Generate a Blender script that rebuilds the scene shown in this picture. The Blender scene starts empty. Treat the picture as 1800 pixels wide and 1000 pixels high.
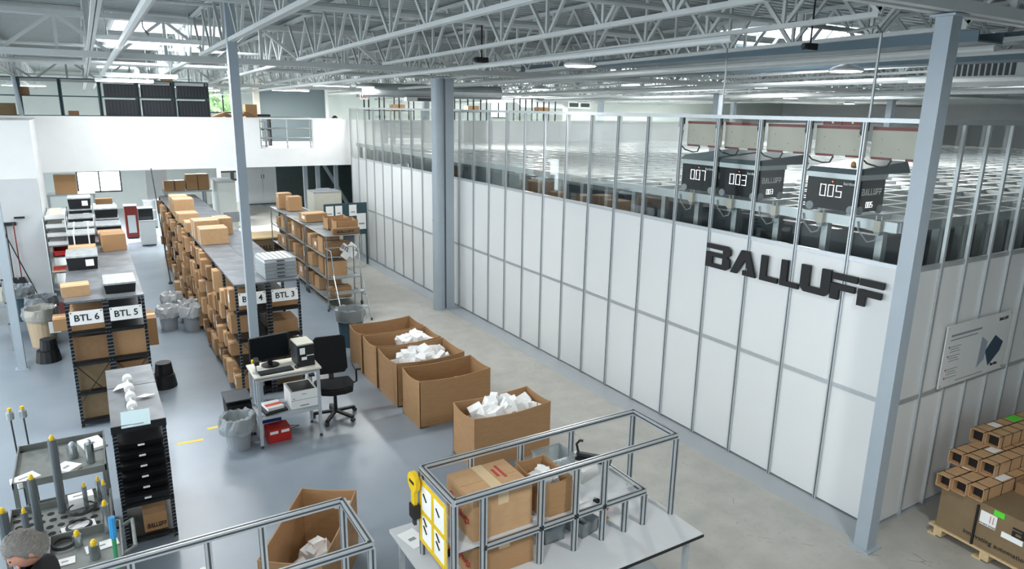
import bpy, bmesh, math, random
from mathutils import Vector, Matrix
R = math.radians
rnd = random.Random(7)
SC = bpy.context.scene
COL = SC.collection

# ---------------------------------------------------------------- camera, world, light, exposure
yaw, pitch, roll, FPX, CAMZ = 0.54769739, 0.24746753, 0.01763017, 1219.68, 4.5
fw = Vector((math.sin(yaw)*math.cos(pitch), math.cos(yaw)*math.cos(pitch), -math.sin(pitch)))
r0 = Vector((math.cos(yaw), -math.sin(yaw), 0)); u0 = r0.cross(fw)
rr = r0*math.cos(roll) + u0*math.sin(roll); uu = u0*math.cos(roll) - r0*math.sin(roll)
cam = bpy.data.objects.new('camera', bpy.data.cameras.new('camera')); COL.objects.link(cam)
cam.matrix_world = Matrix(((rr.x, uu.x, -fw.x, 0), (rr.y, uu.y, -fw.y, 0), (rr.z, uu.z, -fw.z, CAMZ), (0, 0, 0, 1)))
cam.data.sensor_width = 36; cam.data.lens = FPX/1800*36; cam.data.clip_start = .05; cam.data.clip_end = 300
SC.camera = cam
W = bpy.data.worlds.new('sky'); SC.world = W; W.use_nodes = True
W.node_tree.nodes['Background'].inputs[0].default_value = (.86, .94, 1, 1)
W.node_tree.nodes['Background'].inputs[1].default_value = 3.2
SC.view_settings.view_transform = 'Standard'; SC.view_settings.look = 'None'
SC.view_settings.gamma = 1; SC.view_settings.use_curve_mapping = False
SC.view_settings.exposure = 0.38
LAMP_W = 95      # watts of a high bay lamp

# ---------------------------------------------------------------- materials (all procedural)
def lin(h):
    h = h.lstrip('#'); c = [int(h[i:i+2], 16)/255 for i in (0, 2, 4)]
    return tuple(x/12.92 if x <= .04045 else ((x+.055)/1.055)**2.4 for x in c) + (1,)
MATS = {}
def mat(name, col, rough=.6, metal=0, var=.0, scale=8, emit=0, alpha=1, trans=0, bump=0, spec=.5, stretch=None):
    if name in MATS: return MATS[name]
    m = bpy.data.materials.new(name); m.use_nodes = True; nt = m.node_tree; b = nt.nodes['Principled BSDF']
    c = lin(col); b.inputs['Base Color'].default_value = c
    b.inputs['Roughness'].default_value = rough; b.inputs['Metallic'].default_value = metal
    b.inputs['Specular IOR Level'].default_value = spec
    if emit:
        b.inputs['Emission Color'].default_value = c; b.inputs['Emission Strength'].default_value = emit
    if alpha < 1: b.inputs['Alpha'].default_value = alpha
    if trans: b.inputs['Transmission Weight'].default_value = trans
    if var or bump:
        tc = nt.nodes.new('ShaderNodeTexCoord'); nz = nt.nodes.new('ShaderNodeTexNoise')
        nz.inputs['Scale'].default_value = scale; nz.inputs['Detail'].default_value = 5
        src = tc.outputs['Object']
        if stretch:
            mp = nt.nodes.new('ShaderNodeMapping'); mp.inputs['Scale'].default_value = stretch
            nt.links.new(src, mp.inputs[0]); src = mp.outputs[0]
        nt.links.new(src, nz.inputs['Vector'])
        if var:
            rp = nt.nodes.new('ShaderNodeValToRGB'); rp.color_ramp.elements[0].position = .3; rp.color_ramp.elements[1].position = .7
            rp.color_ramp.elements[0].color = tuple(x*(1-var) for x in c[:3])+(1,)
            rp.color_ramp.elements[1].color = tuple(min(1, x*(1+var)) for x in c[:3])+(1,)
            nt.links.new(nz.outputs[0], rp.inputs[0]); nt.links.new(rp.outputs[0], b.inputs['Base Color'])
        if bump:
            bp = nt.nodes.new('ShaderNodeBump'); bp.inputs['Strength'].default_value = bump; bp.inputs['Distance'].default_value = .01
            nt.links.new(nz.outputs[0], bp.inputs['Height']); nt.links.new(bp.outputs[0], b.inputs['Normal'])
    MATS[name] = m; return m

def floor_mat():
    m = bpy.data.materials.new('floor_coating'); m.use_nodes = True; nt = m.node_tree; N = nt.nodes; L = nt.links
    b = N['Principled BSDF']; tc = N.new('ShaderNodeTexCoord'); sx = N.new('ShaderNodeSeparateXYZ'); L.new(tc.outputs['Object'], sx.inputs[0])
    def noise(sc, det=6, vec=None):
        n = N.new('ShaderNodeTexNoise'); n.inputs['Scale'].default_value = sc; n.inputs['Detail'].default_value = det
        L.new(vec or tc.outputs['Object'], n.inputs['Vector']); return n.outputs[0]
    def math_(op, a, bb, clamp=False):
        n = N.new('ShaderNodeMath'); n.operation = op; n.use_clamp = clamp
        for i, v in enumerate((a, bb)):
            if hasattr(v, 'is_linked'): L.new(v, n.inputs[i])
            else: n.inputs[i].default_value = v
        return n.outputs[0]
    def mix(f, a, c2):
        n = N.new('ShaderNodeMix'); n.data_type = 'RGBA'
        if hasattr(f, 'is_linked'): L.new(f, n.inputs[0])
        else: n.inputs[0].default_value = f
        for i, v in ((6, a), (7, c2)):
            if hasattr(v, 'is_linked'): L.new(v, n.inputs[i])
            else: n.inputs[i].default_value = v
        return n.outputs[2]
    def ramp(f, p0, c0, p1, c1):
        n = N.new('ShaderNodeValToRGB'); e = n.color_ramp.elements; e[0].position = p0; e[0].color = c0; e[1].position = p1; e[1].color = c1
        L.new(f, n.inputs[0]); return n.outputs[0]
    n1 = noise(.8); n2 = noise(14, 8); n3 = noise(3)
    paint = ramp(n1, .3, lin('#84909b'), .75, lin('#929da7'))
    conc = ramp(n3, .3, lin('#a5a59f'), .7, lin('#b6b5af'))
    conc = mix(math_('MULTIPLY', ramp(n2, .58, (0, 0, 0, 1), .7, (1, 1, 1, 1)), .35), conc, lin('#8f8f8a'))
    # cracks and scuffs on the bare concrete
    mp = N.new('ShaderNodeMapping'); mp.inputs['Scale'].default_value = (1.5, 1.1, 1); mp.inputs['Rotation'].default_value = (0, 0, .25); L.new(tc.outputs['Object'], mp.inputs[0])
    vo = N.new('ShaderNodeTexVoronoi'); vo.feature = 'DISTANCE_TO_EDGE'; vo.inputs['Scale'].default_value = .55; L.new(mp.outputs[0], vo.inputs['Vector'])
    crack = math_('MULTIPLY', math_('LESS_THAN', vo.outputs['Distance'], .003), math_('GREATER_THAN', n3, .57))
    conc = mix(math_('MULTIPLY', crack, .5), conc, lin('#56544f'))
    edge = math_('ADD', sx.outputs[0], math_('MULTIPLY', math_('SUBTRACT', n1, .5), .12))
    bare = math_('MULTIPLY', math_('GREATER_THAN', edge, 4.45), math_('LESS_THAN', edge, 6.72))
    right = math_('LESS_THAN', sx.outputs[1], 3.75)           # beyond the enclosure corner all is bare
    bare = math_('MAXIMUM', bare, math_('MULTIPLY', right, math_('GREATER_THAN', edge, 4.45)))
    strip = mix(math_('GREATER_THAN', edge, 6.72), paint, lin('#a4abb0'))
    L.new(mix(bare, strip, conc), b.inputs['Base Color'])
    rg = N.new('ShaderNodeMath'); rg.operation = 'MULTIPLY_ADD'; L.new(bare, rg.inputs[0]); rg.inputs[1].default_value = .25; rg.inputs[2].default_value = .27
    L.new(rg.outputs[0], b.inputs['Roughness'])
    bp = N.new('ShaderNodeBump'); bp.inputs['Strength'].default_value = .12; bp.inputs['Distance'].default_value = .004
    L.new(n2, bp.inputs['Height']); L.new(bp.outputs[0], b.inputs['Normal'])
    return m
M_FLOOR = floor_mat()
WHITE = mat('white_paint', '#e2e5e5', .55, var=.02, scale=3)
PANEL = mat('white_panel', '#e3e6e6', .35, var=.015, scale=1.5)
GREYWALL = mat('grey_wall', '#c3c8ca', .6, var=.03, scale=2)
SAGE = mat('pale_sage_wall', '#d3dcd8', .6, var=.02, scale=2)
DECK = mat('roof_deck', '#9fa7a8', .5, var=.03, scale=2)
STEELW = mat('white_steel', '#bfc4c3', .45, var=.03, scale=5)
COLG = mat('grey_column_paint', '#9fabb4', .4, var=.03, scale=4)
ALU = mat('aluminium', '#c3c9cc', .35, .45, var=.04, scale=30)
ALUD = mat('dark_slot', '#4e555a', .5, .4)
CHROME = mat('chrome_wire', '#b4bbbd', .25, .9)
GALV = mat('galvanised', '#a7aeb0', .4, .6, var=.06, scale=12)
BLACK = mat('black_steel', '#16181b', .45, var=.15, scale=9)
BLACKP = mat('black_plastic', '#141619', .5, var=.1, scale=7)
DGREY = mat('dark_grey_plastic', '#353b40', .55)
GREYP = mat('grey_plastic', '#9aa1a6', .5, var=.03)
TEAL = mat('dark_teal_steel', '#2f4a52', .5, var=.08)
CARD = mat('cardboard', '#a9845d', .8, var=.07, scale=6, bump=.05, stretch=(1, 1, 6))
CARDL = mat('cardboard_light', '#c09b73', .8, var=.06, scale=6, bump=.05)
CARDD = mat('cardboard_dark', '#8a6a4b', .85, var=.07, scale=6)
CARDK = mat('cardboard_kraft', '#7d6a4f', .85, var=.06, scale=5)
TAPE = mat('packing_tape', '#d9bf97', .3)
PAPER = mat('paper', '#f0f1ef', .7)
FOAM = mat('white_foam', '#f6f7f7', .7, bump=.2, scale=20)
PLATE = mat('worn_steel_plate', '#777c81', .42, .3, var=.32, scale=3)
def clear(name, tint, refl=.9, milk=0, rough=.02):
    m = bpy.data.materials.new(name); m.use_nodes = True; N = m.node_tree.nodes; L = m.node_tree.links; N.remove(N['Principled BSDF']); out = N['Material Output']
    tr = N.new('ShaderNodeBsdfTransparent'); tr.inputs[0].default_value = lin(tint); gl = N.new('ShaderNodeBsdfGlossy'); gl.inputs['Roughness'].default_value = rough
    fr = N.new('ShaderNodeFresnel'); fr.inputs[0].default_value = 1.35; mu = N.new('ShaderNodeMath'); mu.operation = 'MULTIPLY'; mu.inputs[1].default_value = refl; L.new(fr.outputs[0], mu.inputs[0])
    mx = N.new('ShaderNodeMixShader'); L.new(mu.outputs[0], mx.inputs[0]); L.new(tr.outputs[0], mx.inputs[1]); L.new(gl.outputs[0], mx.inputs[2]); res = mx.outputs[0]
    if milk:
        df = N.new('ShaderNodeBsdfDiffuse'); df.inputs[0].default_value = lin('#e6ecee'); m2 = N.new('ShaderNodeMixShader'); m2.inputs[0].default_value = milk; L.new(res, m2.inputs[1]); L.new(df.outputs[0], m2.inputs[2]); res = m2.outputs[0]
    L.new(res, out.inputs[0]); MATS[name] = m; return m
GLASS = clear('clear_glass', '#f6f8f7', .3)
GLASSD = mat('tinted_screen', '#0a1116', .4, spec=.2)
BLUEBIN = mat('blue_grey_bin', '#3f5a68', .5)
BAG = clear('clear_bag', '#eef3f4', 1.8, .26, .12)
BAGW = mat('white_bag', '#d6dadc', .3, alpha=.75)
RED = mat('red_plastic', '#b82620', .5)
MAROON = mat('maroon_paint', '#7d2a24', .5, var=.05)
YELLOW = mat('yellow_plastic', '#e8c31a', .45)
AMBER = mat('amber_lens', '#e8a020', .35)
BLUE = mat('blue_plastic', '#2f8fc9', .4)
GREEN = mat('green_handle', '#2c8a5a', .45)
DBLUE = mat('blue_carton', '#2a4aa0', .5)
LIME = mat('lime_paper', '#57d838', .7)
PINK = mat('pink_paper', '#e59a86', .7)
CYANP = mat('pale_cyan_paper', '#cfe6ea', .7)
WOOD = mat('pale_wood', '#cbb289', .75, var=.12, scale=5, stretch=(1, 8, 8))
BOARD = mat('beige_board', '#cfc9bb', .7, var=.05, scale=5)
TABLE = mat('table_laminate', '#c9cdd0', .4, var=.02)
CREAM = mat('cream_laminate', '#dcd8cb', .45)
BEIGE = mat('beige_enamel', '#c6c7b9', .5, var=.03)
TAN = mat('tan_plastic', '#b7a488', .55)
INK = mat('black_ink', '#111214', .6)
REDINK = mat('red_ink', '#b23a30', .6)
GREYINK = mat('grey_ink', '#8d9498', .6)
LAMP = mat('lamp_lens', '#ffffff', .4, emit=9)
SKYL = mat('skylight_acrylic', '#f4f9ff', .4, emit=8)
DIGIT = mat('lit_digit', '#ffffff', .4, emit=1.6)
LEDR = mat('red_led', '#ff5a30', .4, emit=3)
SKIN = mat('skin', '#c58f78', .55, var=.06, scale=20)
HAIR = mat('grey_hair', '#77746f', .6, var=.4, scale=40, bump=.5, stretch=(1, 1, 5))
SHIRT = mat('black_cloth', '#15171b', .9, var=.1, scale=30)
FABRIC = mat('black_fabric', '#101216', .9, var=.1, scale=60, bump=.1)
RUST = mat('cart_steel', '#777c79', .5, .3, var=.12, scale=7)
LEAF = mat('leaf_green', '#93ad7c', .7, var=.4, scale=3)
LEAF.node_tree.nodes['Principled BSDF'].inputs['Roughness'].default_value = .8

# ---------------------------------------------------------------- mesh helpers
class MB:
    def __init__(s): s.v = []; s.f = []
    def add(s, vs, fs):
        o = len(s.v); s.v += [tuple(v) for v in vs]; s.f += [tuple(i+o for i in f) for f in fs]; return s
    def box(s, x0, x1, y0, y1, z0, z1, M=None):
        vs = [Vector((x, y, z)) for z in (z0, z1) for y in (y0, y1) for x in (x0, x1)]
        if M: vs = [M @ v for v in vs]
        return s.add(vs, [(0, 2, 3, 1), (4, 5, 7, 6), (0, 1, 5, 4), (2, 6, 7, 3), (0, 4, 6, 2), (1, 3, 7, 5)])
    def bar(s, a, b, w, h=None, up=(0, 0, 1)):
        a = Vector(a); b = Vector(b); h = h or w; d = (b-a); L = d.length; d.normalize()
        u = Vector(up)
        if abs(d.dot(u)) > .98: u = Vector((0, 1, 0))
        x = d.cross(u).normalized(); z = x.cross(d)
        M = Matrix(((x.x, d.x, z.x, a.x), (x.y, d.y, z.y, a.y), (x.z, d.z, z.z, a.z), (0, 0, 0, 1)))
        return s.box(-w/2, w/2, 0, L, -h/2, h/2, M)
    def tube(s, pts, r, n=8, cap=True):
        pts = [Vector(p) for p in pts]; rs = r if isinstance(r, (list, tuple)) else [r]*len(pts)
        o = len(s.v); px = None
        for i, p in enumerate(pts):
            d = (pts[min(i+1, len(pts)-1)]-pts[max(i-1, 0)])
            d = d.normalized() if d.length > 1e-9 else Vector((0, 0, 1))
            if px is None:
                a = Vector((0, 0, 1)) if abs(d.z) < .9 else Vector((1, 0, 0)); px = d.cross(a).normalized()
            else: px = (px - d*px.dot(d)).normalized()
            py = d.cross(px)
            for k in range(n):
                t = 2*math.pi*k/n; s.v.append(tuple(p + (px*math.cos(t)+py*math.sin(t))*rs[i]))
        for i in range(len(pts)-1):
            for k in range(n):
                s.f.append((o+i*n+k, o+i*n+(k+1) % n, o+(i+1)*n+(k+1) % n, o+(i+1)*n+k))
        if cap:
            s.f.append(tuple(o+k for k in range(n))[::-1]); e = o+(len(pts)-1)*n; s.f.append(tuple(e+k for k in range(n)))
        return s
    def lathe(s, prof, n=20, cx=0, cy=0):      # prof [(r,z)...]
        return s.tube_rings([(cx, cy, z, r) for r, z in prof], n)
    def tube_rings(s, rings, n):
        o = len(s.v)
        for x, y, z, r in rings:
            for k in range(n): t = 2*math.pi*k/n; s.v.append((x+r*math.cos(t), y+r*math.sin(t), z))
        for i in range(len(rings)-1):
            for k in range(n): s.f.append((o+i*n+k, o+i*n+(k+1) % n, o+(i+1)*n+(k+1) % n, o+(i+1)*n+k))
        s.f.append(tuple(o+k for k in range(n))[::-1]); e = o+(len(rings)-1)*n; s.f.append(tuple(e+k for k in range(n)))
        return s
    def prism(s, poly, M, d):                  # polygon in local xy, extruded d along local z, placed by M
        n = len(poly); vs = [M @ Vector((x, y, 0)) for x, y in poly] + [M @ Vector((x, y, d)) for x, y in poly]
        return s.add(vs, [tuple(range(n))[::-1], tuple(range(n, 2*n))] + [(i, (i+1) % n, n+(i+1) % n, n+i) for i in range(n)])
    def ball(s, c, rx, ry, rz, nu=10, nv=7):
        rings = []
        o = len(s.v)
        for j in range(nv+1):
            t = math.pi*(j/nv) ; z = -math.cos(t); q = max(.02, math.sin(t))
            for k in range(nu): a = 2*math.pi*k/nu; s.v.append((c[0]+rx*q*math.cos(a), c[1]+ry*q*math.sin(a), c[2]+rz*z))
        for j in range(nv):
            for k in range(nu): s.f.append((o+j*nu+k, o+j*nu+(k+1) % nu, o+(j+1)*nu+(k+1) % nu, o+(j+1)*nu+k))
        return s
    def mesh(s, name, m, smooth=False):
        me = bpy.data.meshes.new(name); me.from_pydata(s.v, [], s.f); me.validate()
        bm = bmesh.new(); bm.from_mesh(me); bmesh.ops.recalc_face_normals(bm, faces=bm.faces); bm.to_mesh(me); bm.free()
        if m: me.materials.append(m)
        if smooth:
            for p in me.polygons: p.use_smooth = True
        return me
    def build(s, name, m, parent=None, loc=None, rz=0, smooth=False):
        return link(name, s.mesh(name, m, smooth), parent, loc, rz)
def link(name, me, parent=None, loc=None, rz=0, scale=None, rot=None):
    o = bpy.data.objects.new(name, me); COL.objects.link(o)
    if parent: o.parent = parent
    if loc is not None: o.location = loc
    if rot: o.rotation_euler = rot
    elif rz: o.rotation_euler = (0, 0, rz)
    if scale: o.scale = scale
    return o
def thing(name, label, cat, loc=(0, 0, 0), rz=0, group=None):
    o = bpy.data.objects.new(name, None); COL.objects.link(o); o.empty_display_size = .1
    o.location = loc; o.rotation_euler = (0, 0, rz); return tag(o, label, cat, group)
def tag(o, label, cat, group=None):
    o['label'] = label; o['category'] = cat
    if group: o['group'] = group
    return o
def struct(o): o['kind'] = 'structure'; return o
def dup(root, loc, rz=0, label=None):
    def cp(o, par):
        c = o.copy(); COL.objects.link(c); c.parent = par
        for ch in o.children: cp(ch, c)
        return c
    c = cp(root, None); c.location = loc; c.rotation_euler = (0, 0, rz)
    if label: c['label'] = label
    return c
def B(x0, x1, y0, y1, z0, z1, name, m, parent=None): return MB().box(x0, x1, y0, y1, z0, z1).build(name, m, parent)
ORD = 'first second third fourth fifth sixth seventh eighth ninth tenth eleventh twelfth thirteenth fourteenth fifteenth sixteenth seventeenth eighteenth nineteenth twentieth'.split()
def ordn(i):
    if i < 20: return ORD[i]
    t = ['twenty', 'thirty', 'forty', 'fifty', 'sixty'][(i+1)//10-2]; u = (i+1) % 10
    return (t[:-1]+'ieth') if u == 0 else t+'-'+ORD[u-1]
_tc = {}
def text_mesh(txt, size, m, ext=.002, bold=0):
    k = (txt, size, m.name, bold)
    if k in _tc: return _tc[k]
    cu = bpy.data.curves.new('text', 'FONT'); cu.body = txt; cu.size = size; cu.extrude = ext; cu.align_x = 'CENTER'; cu.align_y = 'CENTER'; cu.offset = bold
    cu.resolution_u = 2
    o = bpy.data.objects.new('text', cu); COL.objects.link(o); bpy.context.view_layer.update()
    me = bpy.data.meshes.new_from_object(o.evaluated_get(bpy.context.evaluated_depsgraph_get()))
    bpy.data.objects.remove(o); bpy.data.curves.remove(cu); me.materials.clear(); me.materials.append(m); _tc[k] = me; return me
# frames for flat print: facing -Y, facing -X, facing up
FY = (R(90), 0, 0); FX = (R(90), 0, R(-90)); UP = (0, 0, 0)
# BALLUFF letter shapes, unit height
LET = {
 'B': [[(0, .8), (.82, .8), (.82, 1), (0, 1)], [(.7, .55), (.88, .55), (1, .66), (1, .88), (.86, 1), (.7, 1)], [(0, .47), (.8, .47), (.8, .64), (0, .64)], [(0, 0), (.27, 0), (.27, .64), (0, .64)], [(0, 0), (.82, 0), (.82, .17), (0, .17)], [(.7, 0), (.86, 0), (1, .13), (1, .44), (.88, .56), (.7, .56)]],
 'A': [[(0, 0), (.27, 0), (.62, .72), (.62, 1), (.4, 1)], [(.4, 1), (.72, 1), (1.05, 0), (.78, 0), (.56, .72)], [(.52, 0), (.9, 0), (.86, .2), (.52, .2)]],
 'L': [[(0, 0), (.3, 0), (.3, 1), (0, 1)], [(0, 0), (.85, 0), (.85, .2), (0, .2)]],
 'U': [[(0, .2), (.3, .2), (.3, 1), (0, 1)], [(.68, .2), (.98, .2), (.98, 1), (.68, 1)], [(0, .24), (.98, .24), (.98, .18), (.84, 0), (.14, 0), (0, .18)]],
 'F': [[(.02, .72), (.9, .72), (.9, .95), (.02, .95)], [(0, .36), (.85, .36), (.85, .58), (0, .58)], [(0, 0), (.3, 0), (.3, .58), (0, .58)]]}
def balluff(parent, origin, right, up, width, h, m, ext, xs=None, ws=None):
    right = Vector(right); up = Vector(up); n = right.cross(up); k = 0
    adv = [0, 1.16, 2.35, 3.32, 4.28, 5.4, 6.45]; s = width/7.35
    for i, ch in enumerate('BALLUFF'):
        o = Vector(origin) + right*(xs[i] if xs else adv[i]*s)
        sx = s if not xs else ws[i]
        mb = MB(); M = Matrix(((right.x*sx, up.x*h, n.x, o.x), (right.y*sx, up.y*h, n.y, o.y), (right.z*sx, up.z*h, n.z, o.z), (0, 0, 0, 1)))
        for j, p in enumerate(LET[ch]): mb.prism(p, M @ Matrix.Translation((0, 0, j*.0004)), ext)
        mb.build('letter', m, parent)

# carton with two lid flaps and a tape strip (unit meshes, scaled)
_b = MB().box(-.5, .5, -.5, .5, 0, .985).box(-.5, .5, -.5, -.006, .985, 1).box(-.5, .5, .006, .5, .985, 1)
_BX = {}
def unitbox(m):
    if m.name not in _BX: _BX[m.name] = _b.mesh('carton_body', m)
    return _BX[m.name]
_TP = MB().box(-.505, .505, -.09, .09, .998, 1.006).box(.499, .506, -.09, .09, .72, 1.004).box(-.506, -.499, -.09, .09, .72, 1.004).mesh('tape', TAPE)
_LB = MB().box(-.503, -.5, -.3, .1, .35, .75).mesh('label', PAPER)
_ST = MB().box(-.506, .506, -.22, -.19, -.003, 1.008).box(-.506, .506, .19, .22, -.003, 1.008).mesh('strap', PAPER)
def carton(label, x, y, z, w, d, h, rz=0, m=None, group=None, name='carton', lab=False, strap=False, tape=True):
    t = thing(name, label, 'box', (x, y, z), rz, group)
    link('carton_body', unitbox(m or CARD), t, scale=(w, d, h))
    if tape: link('tape', _TP, t, scale=(w, d, h))
    if lab: link('shipping_label', _LB, t, scale=(w, d, h))
    if strap: link('strap', _ST, t, scale=(w, d, h))
    return t
def open_box(label, x, y, z, w, d, h, rz=0, m=None, m_in=None, group=None, th=.012, sag=.03, name='open_box'):
    """open topped carton: bottom and four walls with sagging rims"""
    t = thing(name, label, 'box', (x, y, z), rz, group); m = m or CARD
    B(-w/2, w/2, -d/2, d/2, 0, th, 'bottom_panel', m, t)
    def wall(L, M):
        n = 8; vs = []; fs = []
        for i in range(n+1):
            u = i/n; zz = h - sag*math.sin(math.pi*u); b = .5*sag*math.sin(math.pi*u)
            vs += [M @ Vector(p) for p in ((-L/2+L*u, 0, 0), (-L/2+L*u, th, 0), (-L/2+L*u, th+b, zz), (-L/2+L*u, b, zz))]
        for i in range(n):
            for k in range(4): fs.append((i*4+k, i*4+(k+1) % 4, i*4+4+(k+1) % 4, i*4+4+k))
        fs += [(0, 1, 2, 3), (n*4+3, n*4+2, n*4+1, n*4)]
        MB().add(vs, fs).build('wall_panel', m, t)
    for L, a, off in ((w, 0, d/2), (w, math.pi, d/2), (d, R(90), w/2), (d, R(-90), w/2)):
        wall(L, Matrix.Rotation(a, 4, 'Z') @ Matrix.Translation((0, off-th, 0)))
    return t
def foam(label, x, y, w, d, z0, z1, n=26, seed=1, rz=0, k=1):
    """loose white foam blocks heaped in a box: nobody could count them"""
    r = random.Random(seed); mb = MB()
    for i in range(n):
        a_ = r.uniform(-w/2, w/2); b_ = r.uniform(-d/2, d/2); z = z0 + (z1-z0)*(1-abs(a_)/(w*.75))*r.uniform(.6, 1)
        M = Matrix.Translation((a_*.78, b_*.74, z)) @ Matrix.Rotation(r.uniform(0, 3), 4, 'Z') @ Matrix.Rotation(r.uniform(-.5, .5), 4, 'X') @ Matrix.Rotation(r.uniform(-.5, .5), 4, 'Y')
        a, b, c = k*r.uniform(.06, .11), k*r.uniform(.04, .08), k*r.uniform(.05, .09); mb.box(-a, a, -b, b, -c, c, M)
    mb.box(-w*.46, w*.46, -d*.44, d*.44, z0-.12, z0+.02)
    o = mb.build('foam_packing', FOAM, None, (x, y, 0), rz); tag(o, label, 'foam'); o['kind'] = 'stuff'; return o
# ================================================================ the building
XL, XR, YF, YB = -9.0, 44.0, 34.6, -3.0
def zdeck(y): return 6.25 - .017*y
def zjb(y): return 5.53 - .017*y
def zgb(y): return 5.44 - .017*y
struct(B(XL, XR, YB, YF+.2, -.2, 0, 'floor', M_FLOOR))
# roof deck: corrugated, ribs run across (along X), falling gently to the far wall; skylight holes are left out of the mesh
SKY = [(0.7, 3.1, 14.4, 16.6), (0.7, 3.1, 18.4, 20.6), (0.7, 3.1, 27.5, 29.5), (15.5, 18.5, 17.0, 19.5), (15.5, 18.5, 27.0, 29.5), (26, 29, 17, 19.5), (10.5, 13.5, 8, 10), (-4.5, -2, 8, 10.2), (20, 23, 8, 10.2)]
mb = MB(); y = YB; prof = []
while y < YF+.2:
    prof += [(y, 0), (y+.09, 0), (y+.11, .045), (y+.17, .045)]; y += .19
xs = [XL, -4.5, -2, .7, 3.1, 10.5, 13.5, 15.5, 18.5, 20, 23, 26, 29, XR]
for a, b in zip(xs, xs[1:]):
    holes = [s for s in SKY if s[0] <= a + 1e-6 and s[1] >= b - 1e-6]
    o = len(mb.v)
    for (yy, dz) in prof: mb.v += [(a, yy, zdeck(yy)+dz), (b, yy, zdeck(yy)+dz)]
    for i in range(len(prof)-1):
        if any(h[2] <= prof[i][0] <= h[3] for h in holes): continue
        mb.f.append((o+2*i, o+2*i+1, o+2*i+3, o+2*i+2))
ceiling = struct(mb.build('ceiling', DECK))
for i, (a, b, c, d) in enumerate(SKY):
    zc = zdeck((c+d)/2)
    m = MB().box(a-.05, b+.05, c-.05, c, zc-.1, zc+.25).box(a-.05, b+.05, d, d+.05, zc-.1, zc+.25).box(a-.05, a, c, d, zc-.1, zc+.25).box(b, b+.05, c, d, zc-.1, zc+.25)
    w = struct(m.build('window_%d' % (i+1), WHITE)); B(a, b, c, d, zc+.2, zc+.22, 'skylight_pane', SKYL, w)
# joists run along Y between girders; each is a part of the ceiling, webs of the nearest bay are sub-parts
BAYS = [(3.6, 14.0), (14.0, 24.4), (24.4, 34.6)]
def angle_web(mb, a, b): mb.bar(a, b, .034, .04)
webA = {}
jx = [3.5 + 1.63*k for k in range(-7, 24)]
for bi, (ya, yb) in enumerate(BAYS):
    for x in jx:
        if bi == 2 and x > 32: continue
        ye0, ye1 = ya+.7, yb-.7
        mb = MB()
        for sx in (-.024, .024):
            mb.bar((x+sx, ye0, zjb(ye0)), (x+sx, ye1, zjb(ye1)), .036, .05)
            mb.bar((x+sx, ya, zdeck(ya)-.05), (x+sx, yb, zdeck(yb)-.05), .036, .05)
        n = 8; st = (ye1-ye0)/n
        segs = [((x, ya+.12, zdeck(ya)-.07), (x, ye0+.05, zjb(ye0)))]
        for k in range(n):
            y0 = ye0+k*st; ym = y0+st/2
            segs += [((x-.02, y0, zjb(y0)), (x-.02, ym, zdeck(ym)-.06)), ((x+.02, ym, zdeck(ym)-.06), (x+.02, y0+st, zjb(y0+st))), ((x, y0, zjb(y0)), (x, y0, zdeck(y0)-.06))]
        segs.append(((x, ye1-.05, zjb(ye1)), (x, yb-.12, zdeck(yb)-.07)))
        near = bi == 0 and -1.5 < x < 9
        if not near:
            for s in segs: angle_web(mb, *s)
        j = mb.build('roof_joist', STEELW, ceiling)
        if near:
            for s in segs: w_ = MB(); angle_web(w_, *s); w_.build('web', STEELW, j)
# joist girders along X over the column lines
for yg in (3.6, 14.0, 24.4):
    mb = MB(); z0, z1 = zgb(yg)+.06, zdeck(yg)-.13
    for sy in (-.08, .08):
        mb.bar((XL, yg+sy, z0), (XR, yg+sy, z0), .09, .1); mb.bar((XL, yg+sy, z1), (XR, yg+sy, z1), .09, .08)
    x = XL; k = 0
    while x < XR-1:
        mb.bar((x, yg, z0), (x+.8, yg, z1), .07, .05); mb.bar((x+.8, yg, z1), (x+1.6, yg, z0), .07, .05); mb.bar((x+.8, yg, z0), (x+.8, yg, z1), .05, .05); x += 1.6
    mb.build('girder', STEELW, ceiling)
# bridging, pipes and conduits crossing the joists
for yy, zz, r in ((6.2, 5.62, .03), (9.3, 5.72, .055), (11.6, 5.9, .025), (16.4, 5.55, .03), (19.0, 5.35, .05), (22.0, 5.5, .03), (27.5, 5.3, .04)):
    MB().tube([(XL, yy, zz), (XR, yy, zz)], r).build('ceiling_pipe', STEELW, ceiling)
for xx, zz, r in ((.55, 5.3, .045), (4.3, 5.05, .03), (8.2, 5.2, .04), (9.9, 5.3, .03), (12.6, 5.15, .05), (17.0, 5.1, .06)):
    MB().tube([(xx, 3.9, zz), (xx, 34, zz-.3)], r).build('ceiling_pipe', STEELW, ceiling)
for xx, y0, y1, zz in ((8.7, 4.2, 13.6, 5.3), (10.6, 4.4, 12.6, 5.45), (11.7, 5, 14, 5.3)):       # blue-grey cable trays
    m = MB().box(xx-.25, xx+.25, y0, y1, zz, zz+.02).box(xx-.27, xx-.25, y0, y1, zz, zz+.12).box(xx+.25, xx+.27, y0, y1, zz, zz+.12)
    t = m.build('cable_tray', mat('tray_steel', '#5b6e78', .5, .3), ceiling)
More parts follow.
